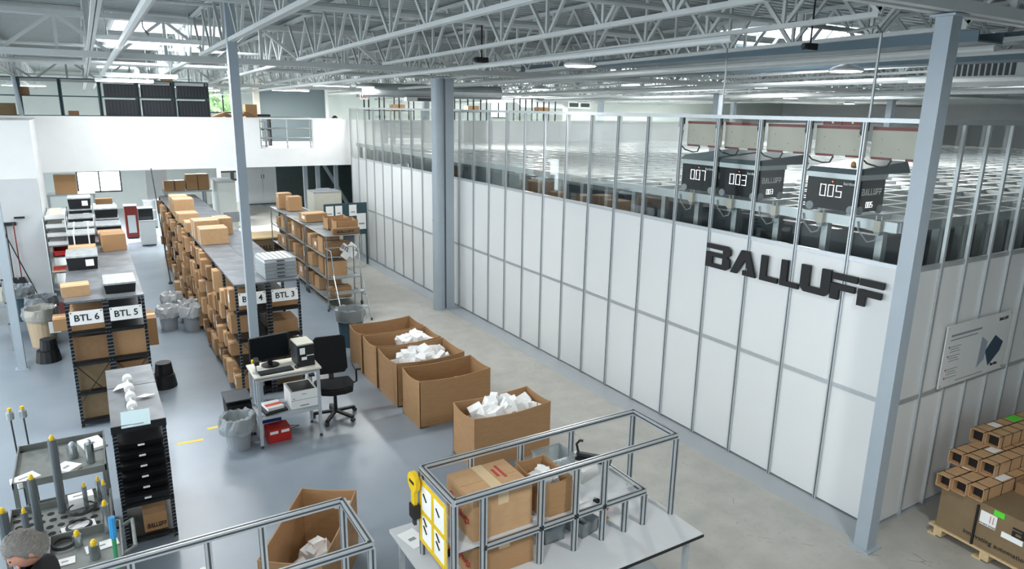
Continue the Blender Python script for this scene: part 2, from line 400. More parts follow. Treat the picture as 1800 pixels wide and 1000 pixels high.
# walls
def wall_y(name, y, th, x0, x1, z0, z1, m, holes=()):
    mb = MB(); xs = sorted({x0, x1} | {h[0] for h in holes} | {h[1] for h in holes}); zs = sorted({z0, z1} | {h[2] for h in holes} | {h[3] for h in holes})
    for a, b in zip(xs, xs[1:]):
        for c, d in zip(zs, zs[1:]):
            if any(h[0] <= a and h[1] >= b and h[2] <= c and h[3] >= d for h in holes): continue
            mb.box(a, b, y, y+th, c, d)
    return struct(mb.build(name, m))
HOL = [(-.45, 1.2, .74, 1.66), (4.9, 6.3, 4.1, 5.08), (19.5, 20.6, 4.0, 5.0)]
wall_y('wall_far', YF, .2, XL, XR, 0, 5.9, SAGE, HOL)
struct(B(XL, XR, YB-.2, YB, 0, 6.4, 'wall_near', GREYWALL)); struct(B(XR, XR+.2, YB, YF+.2, 0, 6.3, 'wall_right', GREYWALL))
for i, (a, b, c, d) in enumerate(HOL):
    fr = MB().box(a, b, YF+.02, YF+.1, c, c+.05).box(a, b, YF+.02, YF+.1, d-.05, d).box(a, a+.05, YF+.02, YF+.1, c, d).box(b-.05, b, YF+.02, YF+.1, c, d).box((a+b)/2-.025, (a+b)/2+.025, YF+.02, YF+.1, c, d)
    w = struct(fr.build('window_%d' % (i+10), BLACKP)); 
    for k in (0, 1): B(a+.05+k*(b-a)/2, a+(k+1)*(b-a)/2-.03, YF+.05, YF+.06, c+.05, d-.05, 'pane', GLASS, w)
tr = thing('tree', 'green leafy tree outside the upper far window', 'tree', (5.6, 41, 0))
MB().tube([(0, 0, 0), (.1, 0, 2), (0, .1, 3.6)], [.16, .13, .1]).build('trunk', CARDK, tr)
mb = MB(); r_ = random.Random(3)
for i in range(420):
    a = r_.uniform(0, 6.28); q = r_.uniform(.2, 2.1); z = 4.6+r_.gauss(0, .8)
    M = Matrix.Translation((q*math.cos(a)*1.4, q*math.sin(a), z)) @ Matrix.Rotation(r_.uniform(0, 3), 4, 'X') @ Matrix.Rotation(r_.uniform(0, 3), 4, 'Z'); mb.box(-.17, .17, -.11, .11, -.004, .004, M)
o = mb.build('foliage', LEAF, tr); o['kind'] = 'stuff'
# mezzanine: slab, white parapet with an opening and a guard rail
YM = 21.74
struct(B(XL, XR, YM+.15, YF, 2.95, 3.2, 'mezzanine_floor', WHITE))
wall_y('wall_mezzanine', YM, .15, XL, XR, 2.70, 4.09, WHITE, [(4.47, 6.03, 3.24, 4.09)])
struct(B(XL, 6.95, YM-.012, YM+.17, 4.09, 4.13, 'trim_1', WHITE))
g = thing('guard_rail', 'grey tube guard rail across the gap in the white parapet', 'railing', (4.47, YM+.1, 3.24))
for z in (.3, .58, .9): MB().tube([(0, 0, z), (1.54, 0, z)], .022).build('rail', GALV, g)
for x in (.03, .8, 1.5): MB().tube([(x, 0, 0), (x, 0, .9)], .025).build('post', GALV, g)
# white block at the left with the shadow of its lower face put on as a grey sheet
struct(B(XL, -1.0, 19.25, YM, 0, 4.07, 'wall_left', WHITE))
struct(B(XL, -1.02, 19.22, 19.26, 0, 2.78, 'shade_sheet', GREYWALL))
struct(B(-8, 3.3, 23.6, 23.65, 0, 2.95, 'wall_back_left', SAGE)) if 0 else None
# white partition with a dark framed opening under the mezzanine
pw = wall_y('wall_partition', 30, .1, 4.4, 5.5, 0, 2.95, WHITE, [(4.55, 5.4, 1.5, 1.9)])
m = MB().box(4.55, 5.4, 29.97, 30.12, 1.5, 1.57).box(4.55, 5.4, 29.97, 30.12, 1.83, 1.9).box(4.92, 5.04, 29.97, 30.12, 1.57, 1.83)
struct(m.build('window_14', BLACKP))
# columns
def column(label, x, y, w, d, top, m=COLG):
    t = thing('column', label, 'column', (x, y, 0))
    MB().box(-w/2, w/2, -d/2, d/2, .015, top).build('shaft', m, t); B(-w*.8, w*.8, -d*.8, d*.8, 0, .015, 'base_plate', m, t)
    B(-w*.75, w*.75, -d*.75, d*.75, top, top+.02, 'cap_plate', m, t); return t
column('grey square steel column at the near corner of the white enclosure', 6.71, 3.615, .16, .15, zgb(3.6)-.02)
column('thin pale grey square column rising in front of the BTL 4 sign behind the desk', 1.885, 10.6, .125, .125, 5.95)
column('pale grey column beside the tan barrel at the left edge', -1.35, 14.0, .125, .125, 5.2)
column('square grey column standing against the white enclosure beside a round pipe', 6.84, 14.03, .2, .2, 5.1)
t = thing('pipe_column', 'thick round grey pipe strapped beside the square column at the enclosure', 'pipe', (6.585, 14.0, 0))
MB().lathe([(.135, 0), (.135, 5.1)], 20).build('pipe', COLG, t, smooth=False)
MB().lathe([(.142, 2.05), (.142, 2.08)], 20).build('strap', GALV, t)
for x, y in ((11.0, 24.4), (15.1, 14.0), (19.2, 24.4), (27.4, 24.4), (23.3, 14)):
    column('distant grey steel column behind the storage grid, ' + {11.0: 'nearest the boards', 15.1: 'rising in the middle of the grid', 19.2: 'beyond the second skylight', 27.4: 'at the far right end', 23.3: 'far out on the right of the grid'}[x], x, y, .2, .2, 5.0)
# columns under the mezzanine
for i, (x, lb) in enumerate(((2.15, 'left of the pair'), (2.45, 'right of the pair'))):
    column('slim grey post under the mezzanine by the window, ' + lb, x-.1, 28.5, .12, .12, 2.93, GALV)
# ================================================================ white enclosure round the storage grid
XE, YE = 7.11, 3.80
ef = struct(B(XE-.03, XE+.03, YE, YM, 4.43, 4.475, 'wall_front', ALU))
posts = [YE+.03+.675*k for k in range(27)]
zm, zt = 1.485, 2.97
pm = MB().box(-.035, .0, -.02, .02, 0, 4.43).mesh('post', ALU); pm2 = MB().box(-.037, -.034, -.006, .006, 0, 4.43).mesh('slot', ALUD)
for y in posts:
    p = link('post', pm, ef, (XE, y, 0)); link('slot', pm2, p)
wpl = MB().box(-.01, .01, .02, .655, .02, 1.46).mesh('white_panel', PANEL); gpl = MB().box(-.004, .004, .02, .655, 0, 1.42).mesh('glass_pane', GLASS)
rl = MB().box(-.025, .01, .02, .655, -.025, .025).mesh('cross_rail', ALU)
for y in posts[:-1]:
    link('white_panel', wpl, ef, (XE, y, 0)); link('white_panel', wpl, ef, (XE, y, zm+.005))
    link('cross_rail', rl, ef, (XE, y, zm)); link('cross_rail', rl, ef, (XE, y, zt)); link('glass_pane', gpl, ef, (XE, y, zt+.03))
er = struct(B(XE, 30, YE-.03, YE+.03, 4.42, 4.475, 'wall_side', ALU))
pxs = [XE+.04+.49*k for k in range(18)]
pm = MB().box(-.02, .02, -.035, 0, 0, 4.42).mesh('post', ALU)
wps = MB().box(.02, .47, -.01, .01, .02, 1.46).mesh('white_panel', PANEL); gps = MB().box(.02, .47, -.004, .004, 0, 1.42).mesh('glass_pane', GLASS); rls = MB().box(.02, .47, -.025, .01, -.025, .025).mesh('cross_rail', ALU)
for x in pxs:
    link('post', pm, er, (x, YE, 0))
    link('white_panel', wps, er, (x, YE, 0)); link('white_panel', wps, er, (x, YE, zm+.005))
    link('cross_rail', rls, er, (x, YE, zm)); link('cross_rail', rls, er, (x, YE, zt)); link('glass_pane', gps, er, (x, YE, zt+.03))
# BALLUFF lettering on the enclosure
t = thing('wall_lettering', 'large black BALLUFF letters mounted on the white enclosure wall', 'lettering', (0, 0, 0))
ys = [6.51, 6.08, 5.61, 5.31, 5.03, 4.63, 4.30]
balluff(t, (XE-.04, 6.51, 2.485), (0, -1, 0), (0, 0, 1), 0, .315, INK, .03, xs=[6.51-v for v in ys], ws=[.41, .385, .31, .31, .4, .345, .31])
for o in t.children:      # letters are wider than tall
    pass
# information sign on the side wall
t = thing('information_sign', 'white acrylic information sign screwed to the enclosure side wall', 'sign', (7.92, 3.735, 1.52))
B(0, 1.44, 0, .012, 0, .74, 'sign_panel', mat('sign_white', '#dfe4e2', .25), t)
for x in (.03, 1.41):
    for z in (.03, .71): MB().tube([(x, -.004, z), (x, .02, z)], .01).build('screw', GALV, t)
for txt, sz, x, z, m_ in (('BALLUFF', .055, 1.25, .66, INK), ('kardex', .06, 1.2, .1, INK)):
    link('print', text_mesh(txt, sz, m_), t, (x, -.003, z), rot=FY)
for a_, b_, z, h_ in ((.1, .76, .6, .025), (.1, .68, .555, .012), (.35, .95, .04, .008)): B(a_, b_, -.003, 0, z, z+h_, 'print_line', GREYINK, t)
for k, z in enumerate((.47, .36, .2, .1)):
    B(.08, .1, -.004, 0, z, z+.02, 'red_mark', REDINK, t)
    for j in range(3 if k < 3 else 1): B(.12, .34-.04*(j % 2), -.003, 0, z-.03*j+.005, z-.03*j+.012, 'print_line', GREYINK, t)
MB().prism([(.78, .12), (.8, .5), (.95, .42), (.93, .2)], Matrix.Rotation(R(90), 4, 'X'), .004).build('drawing_panel', mat('drawing_grey', '#9aa3b0', .5), t)
MB().prism([(.93, .3), (1.12, .47), (1.33, .36), (1.28, .25), (1.06, .1)], Matrix.Rotation(R(90), 4, 'X'), .005).build('drawing_machine', mat('drawing_blue', '#33485c', .5), t)
# ================================================================ storage grid behind the glass
ZG = 3.38
g = thing('storage_grid', 'aluminium storage grid with dark bin cells behind the glass', 'storage grid', (0, 0, 0))
B(7.55, 30, 4.35, 21.4, .05, ZG-.2, 'bin_stack_block', mat('dark_bins', '#1b2a32', .5, var=.25, scale=4), g)
GALU = mat('grid_aluminium', '#d6dadb', .35, .3)
me = MB().box(-.035, .035, 0, 17.2, -.07, 0).mesh('grid_rail', GALU)
for k in range(33): link('grid_rail', me, g, (7.32+.7*k, 4.15, ZG))
me = MB().box(0, 22.6, -.03, .03, -.06, .012).mesh('cross_rail', GALU)
for k in range(36): link('cross_rail', me, g, (7.3, 4.15+.485*k, ZG))
B(7.26, 7.31, 4.1, 21.4, ZG-.09, ZG+.02, 'edge_beam', ALU, g); B(7.3, 30, 4.08, 4.13, ZG-.09, ZG+.02, 'edge_beam', ALU, g)
me = MB().box(-.04, .04, -.04, .04, 0, ZG-.09).mesh('grid_post', GALV)
for k in range(26): link('grid_post', me, g, (7.34, 4.2+.675*k+.1, 0))
for k in range(20): link('grid_post', me, g, (7.5+.49*k+.2, 4.16, 0))
# robots on the grid
SEG = {'0': 'abcdef', '3': 'abcdg', '5': 'afgcd', '7': 'abc'}
def digits(parent, txt, M, h, w, m):
    for i, ch in enumerate(txt):
        x = i*w*1.55; mb = MB(); q = h*.045
        P = {'a': ((x, h), (x+w, h)), 'b': ((x+w, h), (x+w, h/2)), 'c': ((x+w, h/2), (x+w, 0)), 'd': ((x, 0), (x+w, 0)), 'e': ((x, 0), (x, h/2)), 'f': ((x, h/2), (x, h)), 'g': ((x, h/2), (x+w, h/2))}
        for s_ in SEG[ch]:
            (x0, y0), (x1, y1) = P[s_]; mb.box(min(x0, x1)-q/2, max(x0, x1)+q/2, min(y0, y1)-q/2, max(y0, y1)+q/2, 0, .003, M)
        mb.build('digit', m, parent)
def robot(num, y0, y1, label):
    """robot: black box on wheels with a silver band and a dark lid; y0<y1"""
    t = thing('storage_robot', label, 'robot', (7.37, y0, ZG)); L = y1-y0
    MB().box(0, .5, 0, L, .05, .41).build('body', GLASSD, t)
    B(-.012, .512, -.012, L+.012, .41, .47, 'silver_band', ALU, t)
    mb = MB(); mb.add([(-.02, -.02, .47), (.95, -.02, .47), (.95, L+.02, .47), (-.02, L+.02, .47), (0, .02, .53), (.93, .02, .6), (.93, L-.02, .6), (0, L-.02, .53)], [(0, 3, 2, 1), (4, 5, 6, 7), (0, 1, 5, 4), (1, 2, 6, 5), (2, 3, 7, 6), (3, 0, 4, 7)]); mb.build('lid', TEAL, t)
    MB().lathe([(.03, .53), (.028, .58), (.01, .6)], 10, .25, L*.4).build('beacon', AMBER, t)
    MX = Matrix.Translation((-.003, L*.72, .2)) @ Matrix.Rotation(R(-90), 4, 'Z') @ Matrix.Rotation(R(90), 4, 'X')
    digits(t, num, MX, .13, .066, DIGIT)
    MY = Matrix.Translation((.17, -.003, .1)) @ Matrix.Rotation(R(90), 4, 'X')
    digits(t, num, MY, .06, .03, DIGIT)
    balluff(t, (.06, -.004, .24), (1, 0, 0), (0, 0, 1), .38, .075, PAPER, .002)
    link('print', text_mesh('kardex', .05, PAPER), t, (-.003, .12, .36), rot=FX)
    for yy in (.06, L-.07): MB().tube([(-.015, yy, .07), (.02, yy, .07)], .05, 14).build('wheel', GREYP, t)
    for xx in (.06, .44): MB().tube([(xx, -.015, .07), (xx, .02, .07)], .05, 14).build('wheel', GREYP, t)
    MB().ball((-.002, L*.5, .37), .004, .008, .008).build('status_light', LEDR, t)
    return t
robot('007', 6.77, 7.4, 'black storage robot showing 007, farthest of the three behind the glass')
robot('003', 6.04, 6.69, 'black storage robot showing 003, between its two neighbours behind the glass')
robot('005', 4.66, 5.32, 'black storage robot showing 005, nearest the corner column')
for i, y in enumerate((7.05, 6.35, 5.65, 5.0, 4.3)):      # charger heads on the edge beam
    t = thing('charging_head', 'small beige charging head on the grid edge, %s from the corner column' % ORD[4-i], 'charger', (7.245, y, ZG-.1))
    B(-.03, .03, -.04, .04, 0, .12, 'housing', BOARD, t); B(-.02, .02, -.03, .03, -.04, 0, 'socket', GREYP, t)
    for s in (-.03, .03): MB().tube([(0, s, .12), (0, s, .17)], .006, 6).build('pin', ALU, t)
    MB().tube([(0, 0, -.04), (0, .02, -.1), (0, .1, -.13), (0, .22, -.02), (0, .24, .08)], .008, 6).build('cable', GREYP, t)
# beige maintenance boards hung behind the top of the glass
for i in range(5):
    y0, y1 = posts[i]+.03, posts[i+1]-.03
    t = thing('maintenance_board', 'beige perforated board with maroon edge strips inside the enclosure, %s from the corner' % ORD[i], 'board', (7.19, y0, 4.06)); L = y1-y0
    B(0, .015, 0, L, 0, .29, 'board', BOARD, t); B(-.006, .02, 0, L, .29, .325, 'top_strip', MAROON, t)
    for a, b in ((.02, .36), (.6, .97)): B(-.006, .002, L*a, L*b, -.012, .012, 'bottom_strip', MAROON, t)
    for q in ((.15, .22), (.5, .1), (.82, .2), (.8, .06), (.2, .07)): MB().tube([(-.003, L*q[0], q[1]), (0, L*q[0], q[1])], .008, 6).build('rivet', GREYINK, t)
    MB().tube([(-.04, L+.05, .2), (-.06, L+.05, 0), (-.03, L, -.06), (0, L*.8, -.09), (0, L*.66, -.08), (0, L*.6, -.01)], .01, 6).build('cable', BLACKP, t)
    MB().tube([(-.075, L+.07, .26), (-.045, L+.07, .26)], .035, 12).build('cable_drum', BLACKP, t)
    B(-.075, -.04, L+.02, L+.1, .28, .38, 'drum_bracket', TEAL, t)
t = thing('junction_box', 'maroon double junction box under the enclosure top rail', 'electrical box', (7.19, 4.6, 4.39)); B(0, .03, 0, .24, 0, .055, 'housing', MAROON, t); B(0, .03, .25, .48, 0, .055, 'housing', MAROON, t)
for y in (.12, .36): MB().tube([(-.004, y, .027), (0, y, .027)], .012, 8).build('button', PAPER, t)
# drop conduit to the enclosure rail
tag(MB().tube([(7.15, 4.51, 4.45), (7.15, 4.51, 5.32), (7.2, 4.6, 5.4), (7.6, 5.2, 5.42)], .016, 8).build('conduit', GALV), 'thin metal conduit dropping from the roof to the enclosure rail', 'conduit')
tag(MB().tube([(7.13, 6.53, 4.45), (7.13, 6.53, 5.15), (7.2, 6.6, 5.3)], .009, 8).build('conduit', GALV), 'thinner wire conduit above the maintenance boards', 'conduit')
# ducts and air units
t = thing('air_duct', 'round grey air duct with a grille hanging beside the mezzanine opening', 'duct', (0, 0, 0))
MB().tube([(7.2, 20.5, 4.98), (11.4, 19.6, 4.98)], .2, 16).build('duct', GALV, t)
for x in (8.2, 9.2, 10.2): MB().tube([(x, 20.5-.9*(x-7.2)/4.2, 4.98), (x+.03, 20.5-.9*(x+.03-7.2)/4.2, 4.98)], .21, 16).build('duct_band', GALV, t)
MB().box(8.4, 9.6, 20.0, 20.25, 4.68, 4.8).build('grille_box', STEELW, t); B(8.75, 9.55, 19.98, 20.0, 4.69, 4.78, 'grille', DGREY, t)
t = thing('air_unit', 'pale square air diffuser with dark grilles under the roof at the right', 'air unit', (13.2, 6.2, 5.05))
mb = MB().box(-.7, .7, -.75, .75, .06, .38); mb.box(-.9, .9, -.95, .95, 0, .06).build('housing', STEELW, t)
MB().box(-.55, .55, -.6, .6, .38, .75).build('plenum', STEELW, t)
for k in range(14):
    y = -.6+.09*k; MB().box(-.705, -.698, y, y+.06, .1, .34).build('vane', DGREY, t)
for k in range(12):
    x = -.55+.095*k; MB().box(x, x+.06, -.757, -.75, .1, .34).build('vane', DGREY, t)
tag(MB().tube([(18.5, 30, 5.5), (18.5, 30, 4.9), (18.7, 30, 4.75), (21, 30, 4.72), (21.3, 30, 4.6), (21.3, 30, 3.2)], .14, 12).build('duct_elbow', WHITE), 'white elbow pipe on the far wall behind the grid', 'pipe')
for i, (x, y, z, w) in enumerate(((24, 33.5, 4.6, 1.6), (14, 33.9, 4.75, 1.4))):
    t = thing('wall_air_unit', 'white wall mounted air unit with louvres, ' + ('right of the elbow pipe' if i == 0 else 'left of the elbow pipe'), 'air unit', (x, y, z)); B(0, w, 0, .6, 0, .4, 'housing', WHITE, t)
    for k in (0, 1): B(.08+k*w/2, w/2-.08+k*w/2, -.01, 0, .08, .3, 'louvre', DGREY, t)
# high bay lamps and strip lights, some added as fill
def area(name, loc, w, size, sy=None, rot=(0, 0, 0), par=None):
    l = bpy.data.lights.new(name, 'AREA'); l.energy = w; l.size = size; l.color = (1, .985, .95)
    if sy: l.shape = 'RECTANGLE'; l.size_y = sy
    else: l.shape = 'DISK'
    o = bpy.data.objects.new(name, l); COL.objects.link(o); o.location = loc; o.rotation_euler = rot
    if par: o.parent = par
    return o
HB = [(7.06, 9.56, 'nearest of the high bay lamps over the grid'), (7.2, 20.2, 'by the round duct'), (16.2, 13.6, 'over the middle of the grid'), (10.9, 7.4, 'left of the corner column top'), (17.4, 8.4, 'right of the corner column'), (11.2, 17.0, 'behind the conduit'), (-2.5, 11.5, 'at the far left'), (22, 17, 'far right over the grid'), (4.5, 1.0, 'added out of view behind the benches'), (0, 1.6, 'added out of view behind the tool carts'), (21, 24.5, 'beyond the grid'), (12, 26, 'added over the right mezzanine'), (9.5, 29, 'added over the deep right mezzanine'), (17, 30, 'added before the elbow pipe'), (25, 30, 'added before the far wall unit'), (33, 22, 'added near the right wall'), (32, 30, 'added in the far right corner'), (33, 12, 'added along the right wall')]  # lamps called added are fill for dim areas, not known fixtures
for x, y, w in HB:
    z = 5.2 if y < 15 else 5.05
    t = thing('high_bay_lamp', 'round white high bay lamp ' + w, 'lamp', (x, y, z))
    MB().lathe([(.27, 0), (.27, .03), (.2, .07), (.06, .12), (.05, .2)], 20).build('housing', WHITE, t); MB().lathe([(.24, -.012), (.24, .0)], 20).build('lens', LAMP, t)
    MB().tube([(0, 0, .2), (0, 0, zdeck(y)-z)], .008, 6).build('hanger', GALV, t)
    area('lamp_light', (0, 0, -.03), LAMP_W*(3 if x > 20 or y > 24 else 2 if x > 10 else 1), .46, par=t)
SL = [(.9, 10.9, 'near the top left corner'), (4.0, 29.0, 'added over the upper window'), (-1.5, 29, 'added deep at the left over the mezzanine'), (1.1, 15.6, 'hung under the skylight'), (1.0, 19.6, 'over the parapet'), (3.0, 24.0, 'deep over the mezzanine shelves'), (5.2, 17.5, 'beside the thin column'), (6.2, 24.8, 'near the exit sign'), (-3.5, 17, 'at the left edge')]  # the added strips only lift the dim mezzanine
for x, y, w in SL:
    t = thing('strip_light', 'long white strip light ' + w, 'lamp', (x, y, 4.98 if y > 12 else 5.28))
    MB().box(-.62, .62, -.08, .08, 0, .06).build('housing', WHITE, t); B(-.6, .6, -.06, .06, -.015, 0, 'lens', LAMP, t)
    for s in (-.5, .5): MB().tube([(s, 0, .06), (s, 0, zdeck(y)-(4.98 if y > 12 else 5.28))], .006, 6).build('hanger', GALV, t)
    area('lamp_light', (0, 0, -.03), LAMP_W*(.4 if 15 < y < 21 else .9), 1.2, .12, par=t)
# strip lamps under the mezzanine
for i, x in enumerate((-.2, 3.0, 6.0)):
    t = thing('strip_light', 'strip light under the mezzanine slab, %s from the left' % ORD[i], 'lamp', (x, 27.0 if i < 2 else 25, 2.88)); B(-.6, .6, -.06, .06, 0, .06, 'housing', WHITE, t); B(-.58, .58, -.05, .05, -.012, 0, 'lens', LAMP, t)
    area('lamp_light', (0, 0, -.03), 260, 1.2, .12, par=t)
# ================================================================ BTL racks
def perf():
    m = mat('perforated_black', '#15171a', .45); nt = m.node_tree; N = nt.nodes; L = nt.links; b = N['Principled BSDF']
    tc = N.new('ShaderNodeTexCoord'); s = N.new('ShaderNodeSeparateXYZ'); L.new(tc.outputs['Object'], s.inputs[0])
    w = N.new('ShaderNodeMath'); w.operation = 'MULTIPLY'; w.inputs[1].default_value = 19; L.new(s.outputs[2], w.inputs[0])
    f = N.new('ShaderNodeMath'); f.operation = 'FRACT'; L.new(w.outputs[0], f.inputs[0])
    l = N.new('ShaderNodeMath'); l.operation = 'LESS_THAN'; l.inputs[1].default_value = .28; L.new(f.outputs[0], l.inputs[0])
    mx = N.new('ShaderNodeMix'); mx.data_type = 'RGBA'; mx.inputs[6].default_value = lin('#131518'); mx.inputs[7].default_value = lin('#7b838a'); L.new(l.outputs[0], mx.inputs[0]); L.new(mx.outputs[2], b.inputs['Base Color']); return m
PERF = perf()
UW, UL, UH = .485, 1.09, 1.85
LV = (.09, .52, .96, 1.40)
_post = MB().box(-.02, .02, -.004, .004, 0, UH).box(-.02, -.012, -.02, .02, 0, UH).mesh('post', PERF)
_shelf = MB().box(0, UW, 0, UL, -.005, .01).box(0, .012, 0, UL, -.04, .01).box(UW-.012, UW, 0, UL, -.04, .01).box(0, UW, 0, .012, -.04, .01).mesh('shelf', BLACK)
_top = MB().box(0, UW, .004, UL-.004, -.03, 0).mesh('top_panel', PLATE)
_brA = MB().bar((.02, 0, .35), (UW-.02, 0, .95), .03, .006).bar((UW-.02, 0, .35), (.02, 0, .95), .03, .006).mesh('brace', BLACK)
def unit(label, x, y, h=UH, lv=LV, group=None, brace=False):
    t = thing('shelving_unit', label, 'shelf', (x, y, 0), 0, group)
    for px in (.02, UW-.02):
        for py in (.01, UL-.01): link('post', _post, t, (px, py, 0), scale=(1, 1, h/UH))
    for z in lv: link('shelf', _shelf, t, (0, 0, z))
    link('top_panel', _top, t, (0, 0, h))
    if brace: link('brace', _brA, t, (0, 0, 0))
    return t
ROW = {'BTL 6': 'leftmost BTL 6', 'BTL 5': 'left inner BTL 5', 'BTL 4': 'right inner BTL 4', 'BTL 3': 'rightmost BTL 3'}
def rack(x, y0, n, nm, grp):
    nm = ROW[nm]
    for k in range(n):
        unit('black steel shelving unit in the %s row, %s from the aisle end' % (nm, ordn(k)), x, y0+UL*k, group=grp, brace=k == 0)
rack(1.70, 10.85, 11, 'BTL 4', 'BTL 4 shelving units'); rack(2.19, 10.85, 11, 'BTL 3', 'BTL 3 shelving units')
rack(-.48, 10.88, 8, 'BTL 6', 'BTL 6 shelving units'); rack(0, 10.88, 8, 'BTL 5', 'BTL 5 shelving units')
def rack_sign(txt, x, z, y, rz=0):
    t = thing('rack_sign', 'white plastic rack sign reading %s on the %s rack row' % (txt, ROW[txt].rsplit(' ', 2)[0]), 'sign', (x, y, z)); t.rotation_euler = (R(-6), 0, 0)
    B(-.2, .2, -.006, 0, -.095, .095, 'plate', PAPER, t); link('print', text_mesh(txt, .125, INK, .001, .002), t, (0, -.008, -.005), rot=FY)
    for s in (-.18, .18): MB().tube([(s, -.009, .075), (s, 0, .075)], .009, 8).build('rivet', INK, t)
rack_sign('BTL 6', -.24, 1.62, 10.85); rack_sign('BTL 5', .24, 1.62, 10.85)
rack_sign('BTL 4', 1.94, 1.62, 10.82); rack_sign('BTL 3', 2.43, 1.62, 10.82)
# cartons shown on the aisle side of the BTL 4 row
SH = ['lowest', 'second', 'third', 'top']
cm = [CARD, CARDL, CARD, CARDD, CARDL]
for li, z in enumerate(LV):
    y = 10.98; i = 0
    while y < 22.3:
        w = rnd.uniform(.13, .3); h = rnd.uniform(.2, .37); d = rnd.uniform(.34, .46)
        kk = int((y-10.85)/UL)
        if y+w > 10.85+UL*(kk+1)-.03: y = 10.85+UL*(kk+1)+.03; continue
        if rnd.random() < (.86 if y > 12.2 else .5):
            carton('upright brown carton on the BTL 4 rack, %s shelf, %s from the aisle end' % (SH[li], ordn(i)), 1.71+d/2-rnd.uniform(.02, .12), y+w/2, z+.012, d, w, h, rnd.uniform(-.04, .04), cm[i*7 % 5], 'cartons on the BTL 4 shelves', tape=i % 2 == 0, lab=rnd.random() < .3); i += 1
        y += w+rnd.uniform(.015, .07)
# front ends of the other rows
def fill(nm, x, y0, items):
    for i, (li, w, d, h, m) in enumerate(items):
        carton('wide brown carton at the aisle end of the %s rack, %s shelf' % (ROW[nm], SH[li]), x+UW/2, y0+.06+d/2, LV[li]+.012, w, d, h, 0, m, tape=False)
fill('BTL 6', -.48, 10.9, [(3, .4, .5, .26, CARD), (2, .42, .5, .34, CARDD), (1, .42, .6, .36, CARDK), (0, .42, .6, .36, CARDK)])
fill('BTL 5', 0, 10.9, [(2, .43, .6, .36, CARD), (1, .43, .6, .33, CARDD), (0, .42, .6, .36, CARDK)])
fill('BTL 3', 2.19, 10.87, [(3, .42, .5, .16, CARD), (2, .4, .5, .2, CARD), (1, .42, .6, .3, CARDK), (0, .42, .5, .3, CARDK)])
carton('big brown carton sticking out beside the BTL 5 sign end', .53, 11.5, .96, .2, .5, .42, 0, CARD); carton('brown carton jutting from the left side of the BTL 6 end', -.55, 11.2, 1.41, .2, .3, .17, 0, CARD)
# things on top of the BTL 5 and 6 rows
ZT = UH+.002
def tote(label, x, y, z, w, d, h, lid=True, strap=False, lab=False, rz=0):
    t = thing('black_tote', label, 'tote', (x, y, z), rz)
    MB().add([(-w*.46, -d*.46, 0), (w*.46, -d*.46, 0), (w*.46, d*.46, 0), (-w*.46, d*.46, 0), (-w/2, -d/2, h), (w/2, -d/2, h), (w/2, d/2, h), (-w/2, d/2, h)], [(0, 3, 2, 1), (4, 5, 6, 7), (0, 1, 5, 4), (1, 2, 6, 5), (2, 3, 7, 6), (3, 0, 4, 7)]).build('tub', BLACKP, t)
    if lid: MB().box(-w*.51, w*.51, -d*.51, d*.51, h, h+.025).build('lid', mat('film_lid', '#aab0b2', .3, var=.25, scale=14), t)
    if strap:
        for s in (-w*.27, w*.27): MB().box(s-.012, s+.012, -d*.52, d*.52, h+.025, h+.03).box(s-.012, s+.012, -d*.52, -d*.505, .02, h+.03).build('strap', PAPER, t)
    if lab: B(w*.1, w*.36, -d*.5-.004, -d*.47, h*.3, h*.8, 'label', PAPER, t)
    return t
carton('small brown carton on the near end of the BTL 6 rack top', -.34, 11.3, ZT, .34, .3, .15, .06, CARDL)
tote('flat black tote on the near end of the BTL 5 rack top', .21, 11.4, ZT, .4, .62, .13)
tote('black tote with white label in the second bay of the BTL 6 top', -.24, 13.3, ZT, .44, .7, .21, lab=True)
carton('long brown carton behind the labelled tote on the BTL 6 top', -.24, 14.35, ZT, .42, .4, .15, 0, CARDL)
for i, (y, h, st, lb) in enumerate(((15.3, .24, True, False), (16.2, .25, True, False), (17.3, .27, False, True), (18.4, .3, False, True))):
    tote('black tote on the BTL 6 top, %s of the four beyond the long carton' % ORD[i], -.24, y, ZT, .44, .62, h, strap=st, lab=lb)
tote('black tote riding on the farthest tote of the BTL 6 top', -.24, 18.45, ZT+.33, .44, .62, .22, lab=True)
carton('tall brown carton in the fourth bay of the BTL 5 top', .26, 14.7, ZT, .38, .45, .3, .05, CARD, tape=False); carton('brown carton behind the tall one on the BTL 5 top', .23, 15.4, ZT, .4, .5, .22, 0, CARD)
for i, (y, z, h) in enumerate(((16.5, 0, .2), (17.5, 0, .2), (17.55, .23, .18), (18.7, 0, .3))):
    tote('black tote with pale lid on the BTL 5 top, ' + ('nearest of the pale lidded ones', 'under another tote', 'on top of another tote', 'at the far end')[i], .24, y, ZT+z, .44, .7, h)
carton('dark brown carton at the far end above the BTL 5 totes', .24, 18.8, ZT+.33, .34, .4, .14, 0, CARDD)
